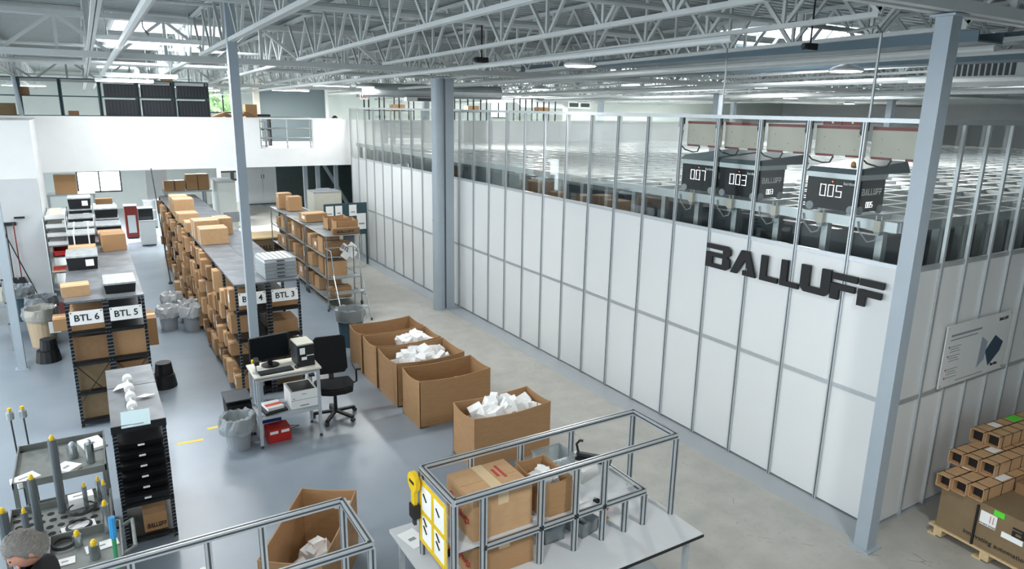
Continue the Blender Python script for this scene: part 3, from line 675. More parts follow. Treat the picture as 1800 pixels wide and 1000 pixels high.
# things on top of the BTL 3 and 4 rows
for i in range(5):
    t = thing('grey_tray', 'pale grey tray stacked on the BTL 3 rack end, %s from the bottom' % ORD[i], 'tray', (2.42, 11.3, ZT+i*.062), .04, 'stacked grey trays')
    MB().box(-.24, .24, -.3, .3, .003, .05).build('shell', GREYP if i < 4 else mat('tray_light', '#cfd4d8', .45), t); MB().box(-.25, .25, -.31, .31, .05, .06).build('rim', GREYP, t)
    B(-.06, .06, -.318, -.31, .02, .035, 'hand_slot', DGREY, t)
    if i == 4:
        for k in range(6): B(-.22+k*.075, -.185+k*.075, -.28, .28, .06, .066, 'rib', PAPER, t)
bl = [('large brown carton near the middle of the BTL 4 top', 1.97, 14.6, .5, .5, .3, 0, True), ('strapped brown carton behind the large one on the BTL 4 top', 1.93, 15.3, .46, .5, .36, .05, True), ('second strapped carton on the BTL 4 top, against the first', 2.3, 15.6, .3, .5, .34, .1, True), ('flat brown carton farther along the BTL 4 top', 1.85, 16.2, .4, .5, .2, 0, False), ('brown carton with flat lid, fourth back on the BTL 4 top', 1.85, 17.6, .42, .55, .2, .05, False), ('tall brown carton halfway back on the BTL 4 top', 1.88, 18.5, .44, .6, .42, 0, False), ('farthest brown carton on the BTL 4 top, behind the tall carton', 1.87, 19.3, .4, .6, .4, 0, False)]
for lb, x, y, w, d, h, rz, st in bl: carton(lb, x, y, ZT, w, d, h, rz, CARDL, strap=st, tape=not st)
for i, (x, z, w, h) in enumerate(((2.03, 0, .27, .29), (2.33, 0, .27, .29), (2.66, 0, .31, .23), (2.66, .235, .31, .23), (2.99, 0, .31, .23), (2.99, .235, .31, .23))):
    carton('strapped light brown carton in the far group behind the racks, ' + ('leftmost', 'second from the left', 'lower of the middle pair', 'upper of the middle pair', 'lower of the right pair', 'upper of the right pair')[i], x, 23.3, 1.952+z, w, .4, h, 0, CARD, strap=True)
t = thing('pallet_stand', 'tall grey steel stand carrying the far strapped cartons', 'stand', (1.95, 23.05, 0))
for x in (0, 1.05):
    for y in (0, .5): B(x-.03, x+.03, y-.03, y+.03, 0, 1.9, 'leg', GALV, t)
B(-.1, 1.25, -.05, .55, 1.9, 1.948, 'deck', GALV, t)
# grey machines and parts cabinets behind the rack rows
def machine(name, label, cat, x, y, w, d, h, m, parts=()):
    t = thing(name, label, cat, (x, y, 0)); MB().box(0, w, 0, d, .04, h).build('body', m, t); B(.03, w-.03, .03, d-.03, 0, .04, 'plinth', DGREY, t)
    B(-.01, w+.01, -.01, d+.01, h, h+.02, 'top', GREYP, t)
    for (a, b, c, e, mm, nm) in parts: B(a, b, -.012, 0, c, e, nm, mm, t)
    return t
machine('machine_cabinet', 'low grey machine cabinet before the white partition', 'cabinet', 4.05, 27.4, .75, 1.2, .95, mat('taupe_enamel', '#8d8a83', .5), [(.1, .3, .7, .8, PAPER, 'label')])
machine('machine_cabinet', 'grey green slanted machine right of the far strapped cartons', 'machine', 3.3, 22.5, .5, 1.4, 2.2, SAGE, [(.1, .6, 1, 1.3, GREYP, 'panel')])
machine('cabinet', 'white leaning door panel beside the grey trays in the far aisle', 'panel', 1.22, 25.0, .46, .1, .8, WHITE)
machine('parts_cabinet', 'black drawer cabinet in the far aisle', 'cabinet', 1.25, 25.4, .42, .5, 1.15, BLACKP, [(.03, .37, .3, .6, DGREY, 'drawer'), (.03, .37, .65, .9, DGREY, 'drawer')])
machine('red_machine', 'dark red framed machine with a pale window in the far aisle', 'machine', .9, 26.6, .38, .5, 1.1, MAROON, [(.07, .31, .2, .8, GREYWALL, 'window')])
machine('test_bench', 'long grey shelf bench behind the far aisle', 'bench', 1.6, 28.6, 1.5, 1.0, 1.0, GALV, [(.1, 1.4, .3, .34, STEELW, 'shelf_edge'), (.1, 1.4, .65, .69, STEELW, 'shelf_edge')])
t = thing('mobile_pole', 'thin black pole on a small weighted foot in the far aisle', 'pole', (1.5, 19.3, 0)); MB().tube([(0, 0, .04), (-.13, .5, 2.9)], .014, 6).build('pole', DGREY, t); MB().lathe([(.05, 0), (.05, .04), (.02, .07)], 12).build('foot', DGREY, t)
tag(B(1.5, 2.1, 24.3, 24.33, 1.6, 2.94, 'whiteboard', WHITE), 'white board hanging under the mezzanine between the slim posts and the cartons', 'board')
carton('brown carton on the floor beside the bag bins in the aisle', 1.6, 18.2, 0, .2, .3, .3, 0, CARDL)
# bag lined bins in the aisle
def bin_(label, x, y, r0_, r1, h, m, bag=BAGW, tall=.06, name='waste_bin', sq=False, cat='bin'):
    t = thing(name, label, cat, (x, y, 0)); n = 4 if sq else 20
    MB().lathe([(r0_, 0), (r1, h), (r1-.012, h), (r0_-.012, .02)], n).build('tub', m, t).rotation_euler = (0, 0, R(45) if sq else 0)
    if bag:
        rg = random.Random(x*7+y); pr = [(r1+.03, h-.2), (r1+.04, h-.1), (r1+.02, h+.015), (r1-.02, h+.01), (r1-.05, h-.12)]
        mb = MB(); mb.lathe(pr, 28 if not sq else 24)
        if sq: mb.v = [(x_*(.82 if abs(abs(x_)-abs(y_)) < .02 else 1.0), y_*(.82 if abs(abs(x_)-abs(y_)) < .02 else 1), z_) for x_, y_, z_ in mb.v]
        mb.v = [(a+rg.uniform(-.016, .016), b+rg.uniform(-.016, .016), c+rg.uniform(-.03, .02)) for a, b, c in mb.v]
        mb.build('bag_liner', bag, t)
    return t
bin_('black lined bin in the aisle, farthest of the bag bins', 1.25, 16.2, .15, .19, .5, BLACKP); bin_('grey lined bin in the aisle beside the BTL 4 shelves', 1.08, 15.25, .15, .19, .48, GREYP); bin_('grey lined bin nearest the camera in the aisle group', 1.5, 15.0, .16, .2, .5, GREYP); bin_('small dark lined bin hidden between the aisle bins', 1.5, 15.6, .14, .17, .46, DGREY)
bin_('small grey waste bin with a clear bag beside the desk', 1.34, 9.2, .14, .2, .46, GREYP, BAG)
tb = bin_('tall blue grey barrel with a clear bag behind the big cartons', 4.02, 12.55, .2, .26, .73, BLUEBIN, BAG, cat='barrel')
tb2 = bin_('tan barrel with a hanging bag beside the left column', -1.07, 15.3, .2, .26, .72, TAN, BAG, cat='barrel'); B(.12, .3, -.27, -.255, .28, .5, 'notice', PAPER, tb2)
bin_('blue grey bin with a clear bag left of the brooms', -1.55, 17.4, .2, .26, .72, BLUEBIN, BAG, cat='barrel'); bin_('second blue grey bin with a bag behind the tan barrel', -1.1, 16.5, .2, .25, .66, BLUEBIN, BAG, cat='barrel')
def step_stool(label, x, y):
    t = thing('step_stool', label, 'stool', (x, y, 0))
    MB().lathe([(.2, 0), (.17, .2), (.17, .21)], 14).build('lower_step', BLACKP, t); MB().lathe([(.14, .21), (.12, .38), (.12, .4)], 14, .02, .03).build('upper_step', BLACKP, t)
step_stool('round black step stool by the left column', -.97, 14.25); step_stool('round black step stool beside the BTL 5 rack end', .68, 12.0)
t = thing('waste_bin', 'black slant topped bin squeezed between desk and rack', 'bin', (1.42, 9.65, 0)); MB().add([(-.14, -.18, 0), (.14, -.18, 0), (.14, .18, 0), (-.14, .18, 0), (-.16, -.2, .5), (.16, -.2, .5), (.16, .2, .58), (-.16, .2, .58)], [(0, 3, 2, 1), (4, 5, 6, 7), (0, 1, 5, 4), (1, 2, 6, 5), (2, 3, 7, 6), (3, 0, 4, 7)]).build('tub', BLACKP, t); B(-.17, .17, -.21, .21, .56, .575, 'lid', DGREY, t)
# brooms on the grey wall
t = thing('broom_holder', 'black wall bar holding brooms on the grey wall face', 'tool rack', (-1.75, 19.2, 1.75)); B(-.22, .22, -.05, .02, 0, .07, 'bar', BLACKP, t)
for i, (x, m_, lb) in enumerate(((-.16, BLACKP, 'black broom hanging at the left of the wall bar'), (.02, BLACKP, 'black broom hanging in the middle of the wall bar'), (.17, MAROON, 'red handled brush hanging at the right of the wall bar'))):
    b = thing('broom', lb, 'broom', (-1.75+x, 19.13, .25)); MB().tube([(0, 0, .3), (0, .01, 1.55)], .014, 6).build('handle', m_, b); MB().add([(-.05, -.03, .3), (.05, -.03, .3), (.05, .03, .3), (-.05, .03, .3), (-.13, -.04, .05), (.13, -.04, .05), (.13, .04, .05), (-.13, .04, .05)], [(0, 1, 2, 3), (7, 6, 5, 4), (0, 4, 5, 1), (1, 5, 6, 2), (2, 6, 7, 3), (3, 7, 4, 0)]).build('brush_head', BLACKP, b)
b = thing('broom', 'long broom leaning across the others on the grey wall', 'broom', (-1.3, 18.95, 0)); MB().tube([(0, 0, .1), (-.5, .2, 1.7)], .014, 6).build('handle', BLACKP, b); B(-.14, .14, -.04, .04, 0, .12, 'brush_head', BLACKP, b)
t = thing('floor_mat', 'dark red mat on the floor under the brooms', 'mat', (-1.1, 17.8, 0)); B(-.3, .4, -.5, .7, 0, .015, 'pad', MAROON, t); B(-.32, .42, -.52, .72, 0, .006, 'border', BLACKP, t)
tag(B(-1.55, -1.35, 19.14, 19.18, 1.9, 1.94, 'wall_slot', INK), 'small black handle slot on the grey wall face', 'handle')
# wire shelf of paper trays on the left, beyond the barrels
t = thing('wire_shelving', 'chrome wire shelving with stacked white trays left of the BTL 6 row', 'shelf', (-.98, 18.6, 0))
for x in (0, .42):
    for y in (0, 1.9): MB().tube([(x, y, 0), (x, y, 1.95)], .014, 6).build('post', CHROME, t)
for z in (.3, .7, 1.05, 1.3, 1.5, 1.7, 1.9):
    mb = MB().box(0, .42, 0, 1.9, z-.012, z-.008)
    for y in (0, 1.9): mb.tube([(0, y, z), (.42, y, z)], .008, 6)
    for x in (0, .42): mb.tube([(x, 0, z), (x, 1.9, z)], .008, 6)
    mb.build('wire_shelf', CHROME, t)
for i, z in enumerate((1.31, 1.51, 1.71, 1.91)):
    u = thing('paper_tray', 'white paper tray on the left chrome shelf, %s level from the top' % ORD[3-i], 'tray', (-.95, 18.65, z)); B(0, .38, 0, 1.7, 0, .02, 'base', WHITE, u); B(0, .38, 0, .02, .02, .09, 'lip', PAPER, u); B(.05, .3, .2, 1.5, .021, .07, 'papers', CREAM, u)
for i, (z, y) in enumerate(((1.06, 18.8), (1.06, 19.3))):
    u = thing('parts_bin', 'red parts bin on the left chrome shelf, ' + ('front', 'rear')[i], 'bin', (-.72, y, z)); MB().box(-.16, .16, -.2, .2, 0, .02).box(-.16, -.14, -.2, .2, 0, .2).box(.14, .16, -.2, .2, 0, .2).box(-.16, .16, -.2, -.18, 0, .12).box(-.16, .16, .18, .2, 0, .2).build('tub', RED, u); B(-.165, .165, -.21, -.2, .1, .13, 'lip', RED, u)
u = thing('document_tray', 'orange document tray above papers at the front of the left chrome shelf', 'tray', (-.75, 18.75, .71)); B(-.2, .2, -.2, .3, 0, .03, 'papers', CREAM, u); B(-.18, .18, -.15, .25, .03, .06, 'folder', mat('orange_folder', '#e0553a', .5), u)
carton('brown box with yellow tape under the mezzanine corner', -.55, 22.2, 2.1, .5, .4, .5, 0, CARD); t = thing('high_shelf', 'grey high shelf under the mezzanine corner', 'shelf', (-1, 21.95, 0)); B(0, 1.1, 0, .6, 2.05, 2.098, 'deck', GALV, t)
for x in (.03, 1.07): B(x-.025, x+.025, .02, .58, 0, 2.05, 'leg', GALV, t)
# far cupboard and beige cabinet zone under the mezzanine
t = thing('steel_cupboard', 'tall pale steel cupboard with double doors and a blue notice', 'cupboard', (6.2, 33.6, 0))
B(0, 1.35, 0, .6, .05, 2.4, 'body', GREYWALL, t); B(.02, 1.33, .03, .57, 0, .05, 'plinth', DGREY, t)
for i, x in enumerate((.02, .69)): d = B(x, x+.64, -.02, 0, .08, 2.38, 'door', GREYWALL, t); MB().tube([(.62 if i == 0 else .73, -.05, 1.2), (.62 if i == 0 else .73, -.05, 1.38)], .015, 6).build('handle', DGREY, d)
B(.75, 1.2, -.03, -.02, 1.75, 2.1, 'notice', mat('blue_print', '#bcd0ea', .6), t)
t = machine('beige_cabinet', 'beige electrical cabinet beyond the chrome shelf', 'cabinet', 5.75, 21.0, .85, .75, 1.95, BEIGE); B(.2, .6, .2, .5, 1.97, 2.03, 'cap', GREYP, t)
machine('black_rack', 'narrow black equipment rack beyond the chrome shelf', 'rack', 4.85, 20.7, .38, .5, 1.75, BLACKP, [(.08, .1, .1, 1.7, PAPER, 'strap'), (.24, .26, .1, 1.7, PAPER, 'strap')])
t = thing('notice_board', 'dark teal notice board with pinned sheets at the end of the chrome shelf', 'board', (5.55, 19.3, .9)); B(0, 1.25, 0, .04, 0, .92, 'panel', TEAL, t)
for x in (.02, 1.2): B(x, x+.05, 0, .05, -.9, 0, 'leg', TEAL, t)
for i, (x, z, w, h) in enumerate(((.05, .52, .22, .34), (.32, .54, .2, .32), (.72, .55, .22, .32), (.94, .15, .27, .46))):
    s_ = B(x, x+w, -.005, 0, z, z+h, 'sheet', PAPER, t); B(x+.05, x+w-.05, -.007, -.005, z+h*.3, z+h*.4, 'print', GREYINK, s_)
for i, x in enumerate((5.75, 6.15, 6.75)): column('grey steel post under the mezzanine edge, %s of three by the enclosure' % ORD[i], x+.2, 22.6, .12, .12, 2.93, COLG)
tag(MB().bar((6.5, 22.9, 2.9), (7.4, 22.9, 1.3), .09, .09).build('brace', COLG), 'slanting grey brace under the mezzanine by the enclosure', 'brace')
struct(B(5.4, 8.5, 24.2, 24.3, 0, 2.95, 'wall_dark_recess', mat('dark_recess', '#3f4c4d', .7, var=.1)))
ck = carton('big brown BALLUFF crate with a pale wooden lid beside the chrome shelf', 4.25, 21.1, 0, .9, 1.1, .75, 0, CARDK, tape=False)
B(-.48, .48, -.58, .58, .75, .79, 'lid', WOOD, ck)
t = ck; balluff(t, (-.3, -.556, .42), (1, 0, 0), (0, 0, 1), .7, .14, INK, .003)
# chrome wire shelving units with cartons
CX0, CX1 = 4.36, 5.14; CZ = (.22, .7, 1.2, 1.68)
for k in range(3):
    y0 = 15.12+1.83*k
    t = thing('wire_shelving', 'chrome wire shelving unit on castors, %s from the ladder' % ORD[k], 'shelf', (CX0, y0, 0), 0, 'chrome shelving units')
    for x in (0, CX1-CX0):
        for y in (.02, 1.7): MB().tube([(x, y, .1), (x, y, 1.7)], .016, 6).build('post', CHROME, t); MB().tube([(x-.015, y, .06), (x+.015, y, .06)], .06, 10).build('castor', DGREY, t)
    for z in CZ:
        mb = MB()
        for y in (.02, 1.7): mb.tube([(0, y, z), (CX1-CX0, y, z)], .011, 6)
        for x in (0, CX1-CX0): mb.tube([(x, .02, z), (x, 1.7, z)], .011, 6)
        for j in range(14): mb.bar((0, .1+.115*j, z), (CX1-CX0, .1+.115*j, z), .006, .006)
        mb.box(.01, CX1-CX0-.01, .03, 1.69, z-.006, z-.002); mb.build('wire_shelf', GALV, t)
i = 0
for li, z in enumerate(CZ[:3]):
    for y in (15.3, 15.75, 16.2, 16.7, 17.2, 17.65, 18.2, 18.8, 19.4, 19.9):
        if rnd.random() < .12: continue
        w = rnd.uniform(.3, .62); d = rnd.uniform(.28, .4); h = rnd.uniform(.2, .38)
        carton('brown carton on the chrome shelving, %s shelf, %s back from the ladder' % (('lowest', 'middle', 'upper')[li], ordn(int((y-15.2)/.47))), CX0+.06+w/2, y+d/2-.1, z+.012, w, d, h, rnd.uniform(-.06, .06), cm[i % 5], 'cartons on the chrome shelving', tape=i % 3 == 0, lab=i % 4 == 0); i += 1
open_box('open brown carton on top of the chrome shelving, nearest the ladder', 4.95, 15.6, 1.7, .5, .4, .28, 0, CARD); open_box('second open brown carton behind it on the chrome shelving top', 4.9, 16.1, 1.7, .5, .4, .28, 0, CARD)
t = carton('long flat brown carton reading BALLUFF on the end of the chrome shelving', 4.85, 15.25, 1.7, .62, .16, .13, .0, CARDD, tape=False); balluff(t, (-.22, -.083, .03), (1, 0, 0), (0, 0, 1), .4, .06, INK, .002)
carton('brown carton with shipping label midway on the chrome shelving top', 4.72, 17.4, 1.7, .55, .5, .2, .1, CARD, lab=True); carton('tall brown carton near the far end of the chrome shelving top', 4.75, 19.4, 1.7, .35, .4, .38, 0, CARD); carton('strapped brown carton at the far end of the chrome shelving top', 4.62, 19.95, 1.7, .35, .4, .42, 0, CARD, strap=True)
t = thing('rack_sign', 'pair of crossed white rack signs hanging on the end of the chrome shelving', 'sign', (4.85, 15.08, 1.33)); MB().box(-.2, .2, -.006, 0, -.09, .09, Matrix.Rotation(R(38), 4, 'Y')).build('plate', PAPER, t); MB().box(-.2, .2, -.014, -.008, -.09, .09, Matrix.Rotation(R(-48), 4, 'Y')).build('plate', PAPER, t)
link('print', text_mesh('BTL', .12, INK, .001, .002), t, (-.08, -.016, .06), rot=(R(90), R(38), 0))
# rolling ladder
t = thing('rolling_ladder', 'grey tube rolling ladder at the end of the chrome shelving', 'ladder', (4.3, 13.85, 0))
for x in (0, .62):
    MB().tube([(x, .05, .04), (x, .62, .95), (x, .75, 1.45), (x, 1.1, 1.45), (x, 1.12, .05)], .015, 8).build('side_rail', CHROME, t); MB().tube([(x, 1.12, .5), (x, .35, .5)], .012, 6).build('brace', CHROME, t)
for k, (y, z) in enumerate(((.2, .25), (.42, .55), (.62, .85))): MB().box(0, .62, y, y+.2, z, z+.025).build('tread', GALV, t)
MB().tube([(0, 1.1, 1.45), (.62, 1.1, 1.45)], .014, 6).build('top_rail', CHROME, t)
for x in (0, .62):
    for y in (.05, 1.12): MB().tube([(x-.015, y, .03), (x+.015, y, .03)], .03, 10).build('castor', DGREY, t)
# ================================================================ big open cartons with foam
GX = 4.27
gl = [('big open brown carton farthest back in the row, empty inside', 11.3, .64, False), ('big open brown carton second from the back, foam heaped at its right', 10.58, .64, True), ('big open brown carton third in the row, half full of foam', 9.78, .8, True), ('big open empty brown carton with a white label, fourth in the row', 8.85, .64, False), ('big open brown carton nearest the bench, heaped with white foam', 7.38, .6, True)]
for i, (lb, y, d, fo) in enumerate(gl):
    x = GX if i < 4 else 4.38
    b = open_box(lb, x, y, 0, 1.16, d, .72 if i != 3 else .73, 0, CARD, sag=.035, name='open_carton')
    B(-.03, .03, -d/2-.004, -d/2, .6, .7, 'tape', TAPE if i else CARDD, b)
    if i == 3: B(-.584, -.58, -.12, .1, .3, .62, 'shipping_label', PAPER, b)
    if fo: foam('white foam blocks heaped in the %s big open carton' % ('', 'second', 'third', '', 'nearest')[i], x+(.25 if i == 1 else .05), y, (.55 if i == 1 else 1.0), d*.85, .5, .72 if i < 4 else .74, 30 if i == 4 else 22, i)
b = open_box('open brown carton standing askew behind the near aluminium frame', 1.42, 5.87, 0, .56, 1.17, .72, R(-33), CARD, sag=.02, name='open_carton'); B(.05, .25, .572, .576, .5, .6, 'label', PAPER, b)
foam('white foam in the askew open carton', 1.35, 5.75, .42, .8, .2, .4, 14, 9, R(-33))
# ================================================================ desk with computer, chair
D = thing('computer_desk', 'aluminium framed standing desk with cream top at the rack end', 'desk', (1.58, 9.0, 0))
DW, DD, DH = .84, .52, 1.03
MB().box(-.02, DW+.02, -.02, DD+.02, DH-.025, DH).build('desk_top', CREAM, D); B(-.024, DW+.024, -.024, DD+.024, DH-.03, DH-.024, 'edge_band', BLACKP, D)
for x in (.02, DW-.02):
    for y in (.02, DD-.02): B(x-.02, x+.02, y-.02, y+.02, .04, DH-.03, 'leg', ALU, D); MB().lathe([(.025, 0), (.02, .02), (.008, .04)], 10, x, y).build('foot', DGREY, D)
for z in (.43, DH-.05):
    for y in (.02, DD-.02): B(.04, DW-.04, y-.02, y+.02, z-.02, z+.02, 'rail', ALU, D)
    for x in (.02, DW-.02): B(x-.02, x+.02, .04, DD-.04, z-.02, z+.02, 'rail', ALU, D)
B(.04, DW-.04, .04, DD-.04, .45, .46, 'shelf', GREYP, D)
t = thing('monitor', 'black computer monitor on the standing desk', 'monitor', (1.85, 9.38, DH), R(8)); B(-.27, .27, -.02, .02, .09, .43, 'case', BLACKP, t); B(-.255, .255, -.024, -.02, .11, .415, 'screen', GLASSD, t); B(-.03, .03, 0, .04, .01, .25, 'neck', BLACKP, t); MB().lathe([(.12, 0), (.12, .012), (.04, .02)], 16).build('base', BLACKP, t)
t = thing('keyboard', 'black keyboard on the standing desk', 'keyboard', (1.86, 9.1, DH), R(3)); B(-.22, .22, -.075, .075, 0, .018, 'case', BLACKP, t)
mb = MB()
for r_i in range(5):
    for c in range(17): mb.box(-.21+c*.0247, -.19+c*.0247, -.065+r_i*.027, -.043+r_i*.027, .018, .024)
mb.build('keys', DGREY, t)
t = thing('mouse', 'black mouse beside the keyboard', 'mouse', (2.14, 9.11, DH)); MB().ball((0, 0, .012), .03, .05, .022).build('shell', BLACKP, t, smooth=True); B(-.002, .002, .01, .045, .03, .036, 'wheel', DGREY, t)
t = thing('label_printer', 'grey and black label printer on the right of the desk', 'printer', (2.27, 9.27, DH), R(3)); B(-.11, .11, -.17, .17, 0, .3, 'case', BLACKP, t); B(-.112, .112, -.15, .172, .3, .318, 'cover', BEIGE, t); B(-.09, -.02, -.175, -.17, .18, .27, 'display', PAPER, t); B(-.07, .0, -.18, -.17, .1, .14, 'label', PAPER, t); B(.0, .1, -.176, -.17, .15, .16, 'slot', PAPER, t); B(-.115, -.11, -.13, .15, .02, .28, 'side_door', DGREY, t)
t = thing('barcode_scanner', 'yellow and black barcode scanner on a stand at the desk corner', 'scanner', (1.62, 9.17, DH)); MB().lathe([(.05, 0), (.05, .012), (.012, .02), (.01, .16)], 12).build('stand', GREYP, t); MB().box(-.03, .03, -.06, .05, .16, .22, Matrix.Rotation(.3, 4, 'X')).build('head', BLACKP, t); MB().box(-.05, -.03, -.04, .02, .15, .19).build('grip', YELLOW, t)
t = thing('paper_note', 'white note sheet under the monitor', 'paper', (1.72, 9.2, DH+.001), .2); B(-.08, .08, -.05, .05, 0, .004, 'sheet', PAPER, t); B(-.05, .02, -.02, .0, .004, .006, 'pen', INK, t)
t = thing('laser_printer', 'white laser printer on the lower shelf of the desk', 'printer', (2.2, 9.24, .46)); B(-.18, .18, -.2, .2, 0, .25, 'case', PAPER, t); MB().box(-.15, .15, -.18, .16, .25, .255).build('output_tray', BLACKP, t); B(-.175, .175, -.204, -.2, .12, .125, 'seam', GREYINK, t); B(-.06, .06, -.205, -.2, .03, .045, 'handle', GREYINK, t); B(-.03, .03, -.203, -.2, .195, .205, 'print', GREYINK, t); MB().tube([(-.14, -.206, .15), (-.14, -.2, .15)], .008, 8).build('button', INK, t)
t = thing('paper_pack', 'red and white paper pack on the desk shelf', 'paper', (1.8, 9.2, .46), .15); B(-.15, .15, -.17, .17, 0, .03, 'tray', BLACKP, t); B(-.1, .12, -.12, .13, .03, .07, 'ream', PAPER, t); B(-.1, .12, -.05, .03, .07, .073, 'red_band', mat('coral_print', '#e8634a', .6), t)
t = carton('red carton on the floor under the desk', 1.85, 9.22, 0, .3, .24, .2, .05, RED, tape=False); 
for a, b in ((-.13, -.02), (.02, .13)): B(a, b, -.123, -.12, .13, .17, 'white_label', PAPER, t)
carton('blue carton behind the red one under the desk', 1.8, 9.42, .2, .28, .14, .08, .05, DBLUE, tape=False); 
tag(MB().tube([(1.95, 9.45, .02), (2.05, 9.4, .015), (2.2, 9.45, .02), (2.1, 9.5, .02), (1.98, 9.42, .03), (1.9, 9.5, .4)], .008, 6).build('cable', DGREY), 'loose grey cable coiled under the desk', 'cable')
C = thing('office_chair', 'black swivel office chair at the standing desk', 'chair', (2.76, 9.5, 0), R(-6))
def rounded(mb, x0, x1, y0, y1, z0, z1, r=.04):
    P = [(x0+r, y0), (x1-r, y0), (x1, y0+r), (x1, y1-r), (x1-r, y1), (x0+r, y1), (x0, y1-r), (x0, y0+r)]; return mb.prism(P, Matrix.Translation((0, 0, z0)), z1-z0)
mb = MB(); P = [(-.26, .22), (-.28, 0), (-.22, -.22), (-.1, -.28), (.1, -.28), (.22, -.22), (.28, 0), (.26, .22)]; mb.prism(P, Matrix.Translation((0, 0, .46)), .07); P2 = [(x*.92, y*.92) for x, y in P]; mb.prism(P2, Matrix.Translation((0, 0, .53)), .02); mb.build('seat', FABRIC, C)
mb = MB(); MM = Matrix.Translation((0, .24, .62)) @ Matrix.Rotation(R(-9), 4, 'X') @ Matrix.Rotation(R(90), 4, 'X')
mb.prism([(-.19, 0), (.19, 0), (.24, .06), (.23, .52), (.19, .56), (-.19, .56), (-.23, .52), (-.24, .06)], MM, .06); mb.build('backrest', FABRIC, C)
MB().bar((0, .2, .48), (0, .28, .7), .07, .03).build('back_stem', BLACKP, C)
for s in (-1, 1): a = MB().tube([(s*.28, .02, .5), (s*.33, .02, .52), (s*.33, .02, .74)], .015, 8).build('arm_post', BLACKP, C); MB().box(s*.33-.04, s*.33+.04, -.12, .12, .74, .765).build('arm_pad', BLACKP, C)
MB().tube([(0, 0, .1), (0, 0, .46)], [.03, .022], 10).build('gas_lift', BLACKP, C)
for k in range(5):
    a = R(72*k+20); ex, ey = .32*math.cos(a), .32*math.sin(a)
    MB().bar((0, 0, .11), (ex, ey, .075), .05, .035).build('leg', BLACKP, C); MB().tube([(ex-.025*math.sin(a), ey+.025*math.cos(a), .03), (ex+.025*math.sin(a), ey-.025*math.cos(a), .03)], .03, 10).build('castor', DGREY, C)
# ================================================================ near rack with black bins
t = unit('low black shelving unit in front of the BTL 5 row holding black bins', -.09, 7.42, 1.38, (.1, .5, .92), None)
link('top_panel', _top, t, (0, UL+.01, 1.38), scale=(1, .6, 1))
B(-.005, UW+.005, -.012, 0, 1.3, 1.38, 'front_rail', BLACK, t)
for i in range(6):
    z = .62+.1*i; u = thing('black_bin', 'black sloping bin in the near rack, %s from the top' % ORD[5-i], 'bin', (.15, 7.40-.035*(5-i), z), 0, 'black bins in the near rack')
    MB().add([(-.2, 0, 0), (.2, 0, 0), (.2, .5, 0), (-.2, .5, 0), (-.2, -.06, .085), (.2, -.06, .085), (.2, .5, .09), (-.2, .5, .09)], [(0, 3, 2, 1), (4, 5, 6, 7), (0, 1, 5, 4), (1, 2, 6, 5), (2, 3, 7, 6), (3, 0, 4, 7)]).build('tub', BLACKP, u); B(-.03, .03, -.075, -.055, .05, .062, 'label', PAPER, u)
u = thing('paper_roll', 'row of white paper rolls on a rod lying on the near rack top', 'rolls', (.12, 7.75, 1.382))
for y in (.0, .28, .55, .85): MB().tube([(0, y-.05, .05), (0, y+.05, .05)], .05, 14).build('roll', PAPER, u)
MB().tube([(0, -.1, .05), (0, .95, .05)], .012, 8).build('rod', PAPER, u)
MB().add([(-.16, .65, .01), (-.05, .58, .06), (.0, .72, .07), (-.1, .8, .02)], [(0, 1, 2, 3)]).build('loose_sheet', PAPER, u); MB().add([(.05, .32, .02), (.14, .28, .02), (.24, .33, .02), (.14, .38, .02)], [(0, 1, 2, 3)]).build('loose_sheet', PAPER, u)
u = thing('paper_sheet', 'pale cyan printed sheet on the front of the near rack', 'paper', (.12, 7.44, 1.385), -.05); MB().box(-.12, .14, -.06, .14, 0, .01, Matrix.Rotation(R(30), 4, 'X')).build('sheet', CYANP, u); B(-.02, .08, -.07, -.05, .0, .004, 'print', GREYINK, u)
t = carton('small brown BALLUFF carton on a lower shelf of the near rack', .2, 7.6, .11, .22, .25, .2, 0, CARD, tape=False); balluff(t, (-.08, -.128, .04), (1, 0, 0), (0, 0, 1), .18, .05, INK, .002)
tag(B(-.02, .2, 7.42, 7.7, .535, .56, 'document_stack', PAPER), 'white documents on the middle shelf of the near rack', 'paper')
# ================================================================ tool carts with tubes
def cart(label, x0, x1, y0, y1, zs, m=RUST, lip=.06, handle=False):
    t = thing('tool_cart', label, 'cart', (0, 0, 0))
    for z in zs:
        MB().box(x0, x1, y0, y1, z-.01, z).box(x0, x1, y0, y0+.012, z, z+lip).box(x0, x1, y1-.012, y1, z, z+lip).box(x0, x0+.012, y0, y1, z, z+lip).box(x1-.012, x1, y0, y1, z, z+lip).build('tray', m, t)
    for x in (x0+.02, x1-.02):
        for y in (y0+.02, y1-.02): B(x-.018, x+.018, y-.018, y+.018, .1, zs[-1], 'leg', m, t); MB().tube([(x-.02, y, .05), (x+.02, y, .05)], .05, 12).build('castor', DGREY, t)
    if handle: MB().tube([(x1, y0+.08, zs[-1]+.04), (x1+.09, y0+.08, zs[-1]+.08), (x1+.09, y1-.08, zs[-1]+.08), (x1, y1-.08, zs[-1]+.04)], .016, 8).build('handle', m, t)
    return t
cart('grey steel tool cart farthest back, loaded with sensor parts', -.93, -.17, 7.3, 8.15, (.35, 1.0))
c2 = cart('grey cart with a perforated top plate between the other two', -.95, -.16, 6.45, 7.15, (.3, .82))
mb = MB()
hol = mat('hole_black', '#0c0f11', .8)
for i in range(8):
    for j in range(5): mb.lathe([(.03, .8215), (.03, .823)], 10, -.9+.085*i+.02*(j % 2), 6.53+.12*j)
mb.build('hole', hol, c2)
cart('grey tool cart with end handle nearest the person', -.62, -.1, 5.75, 6.35, (.35, .9), RUST, .07, True)
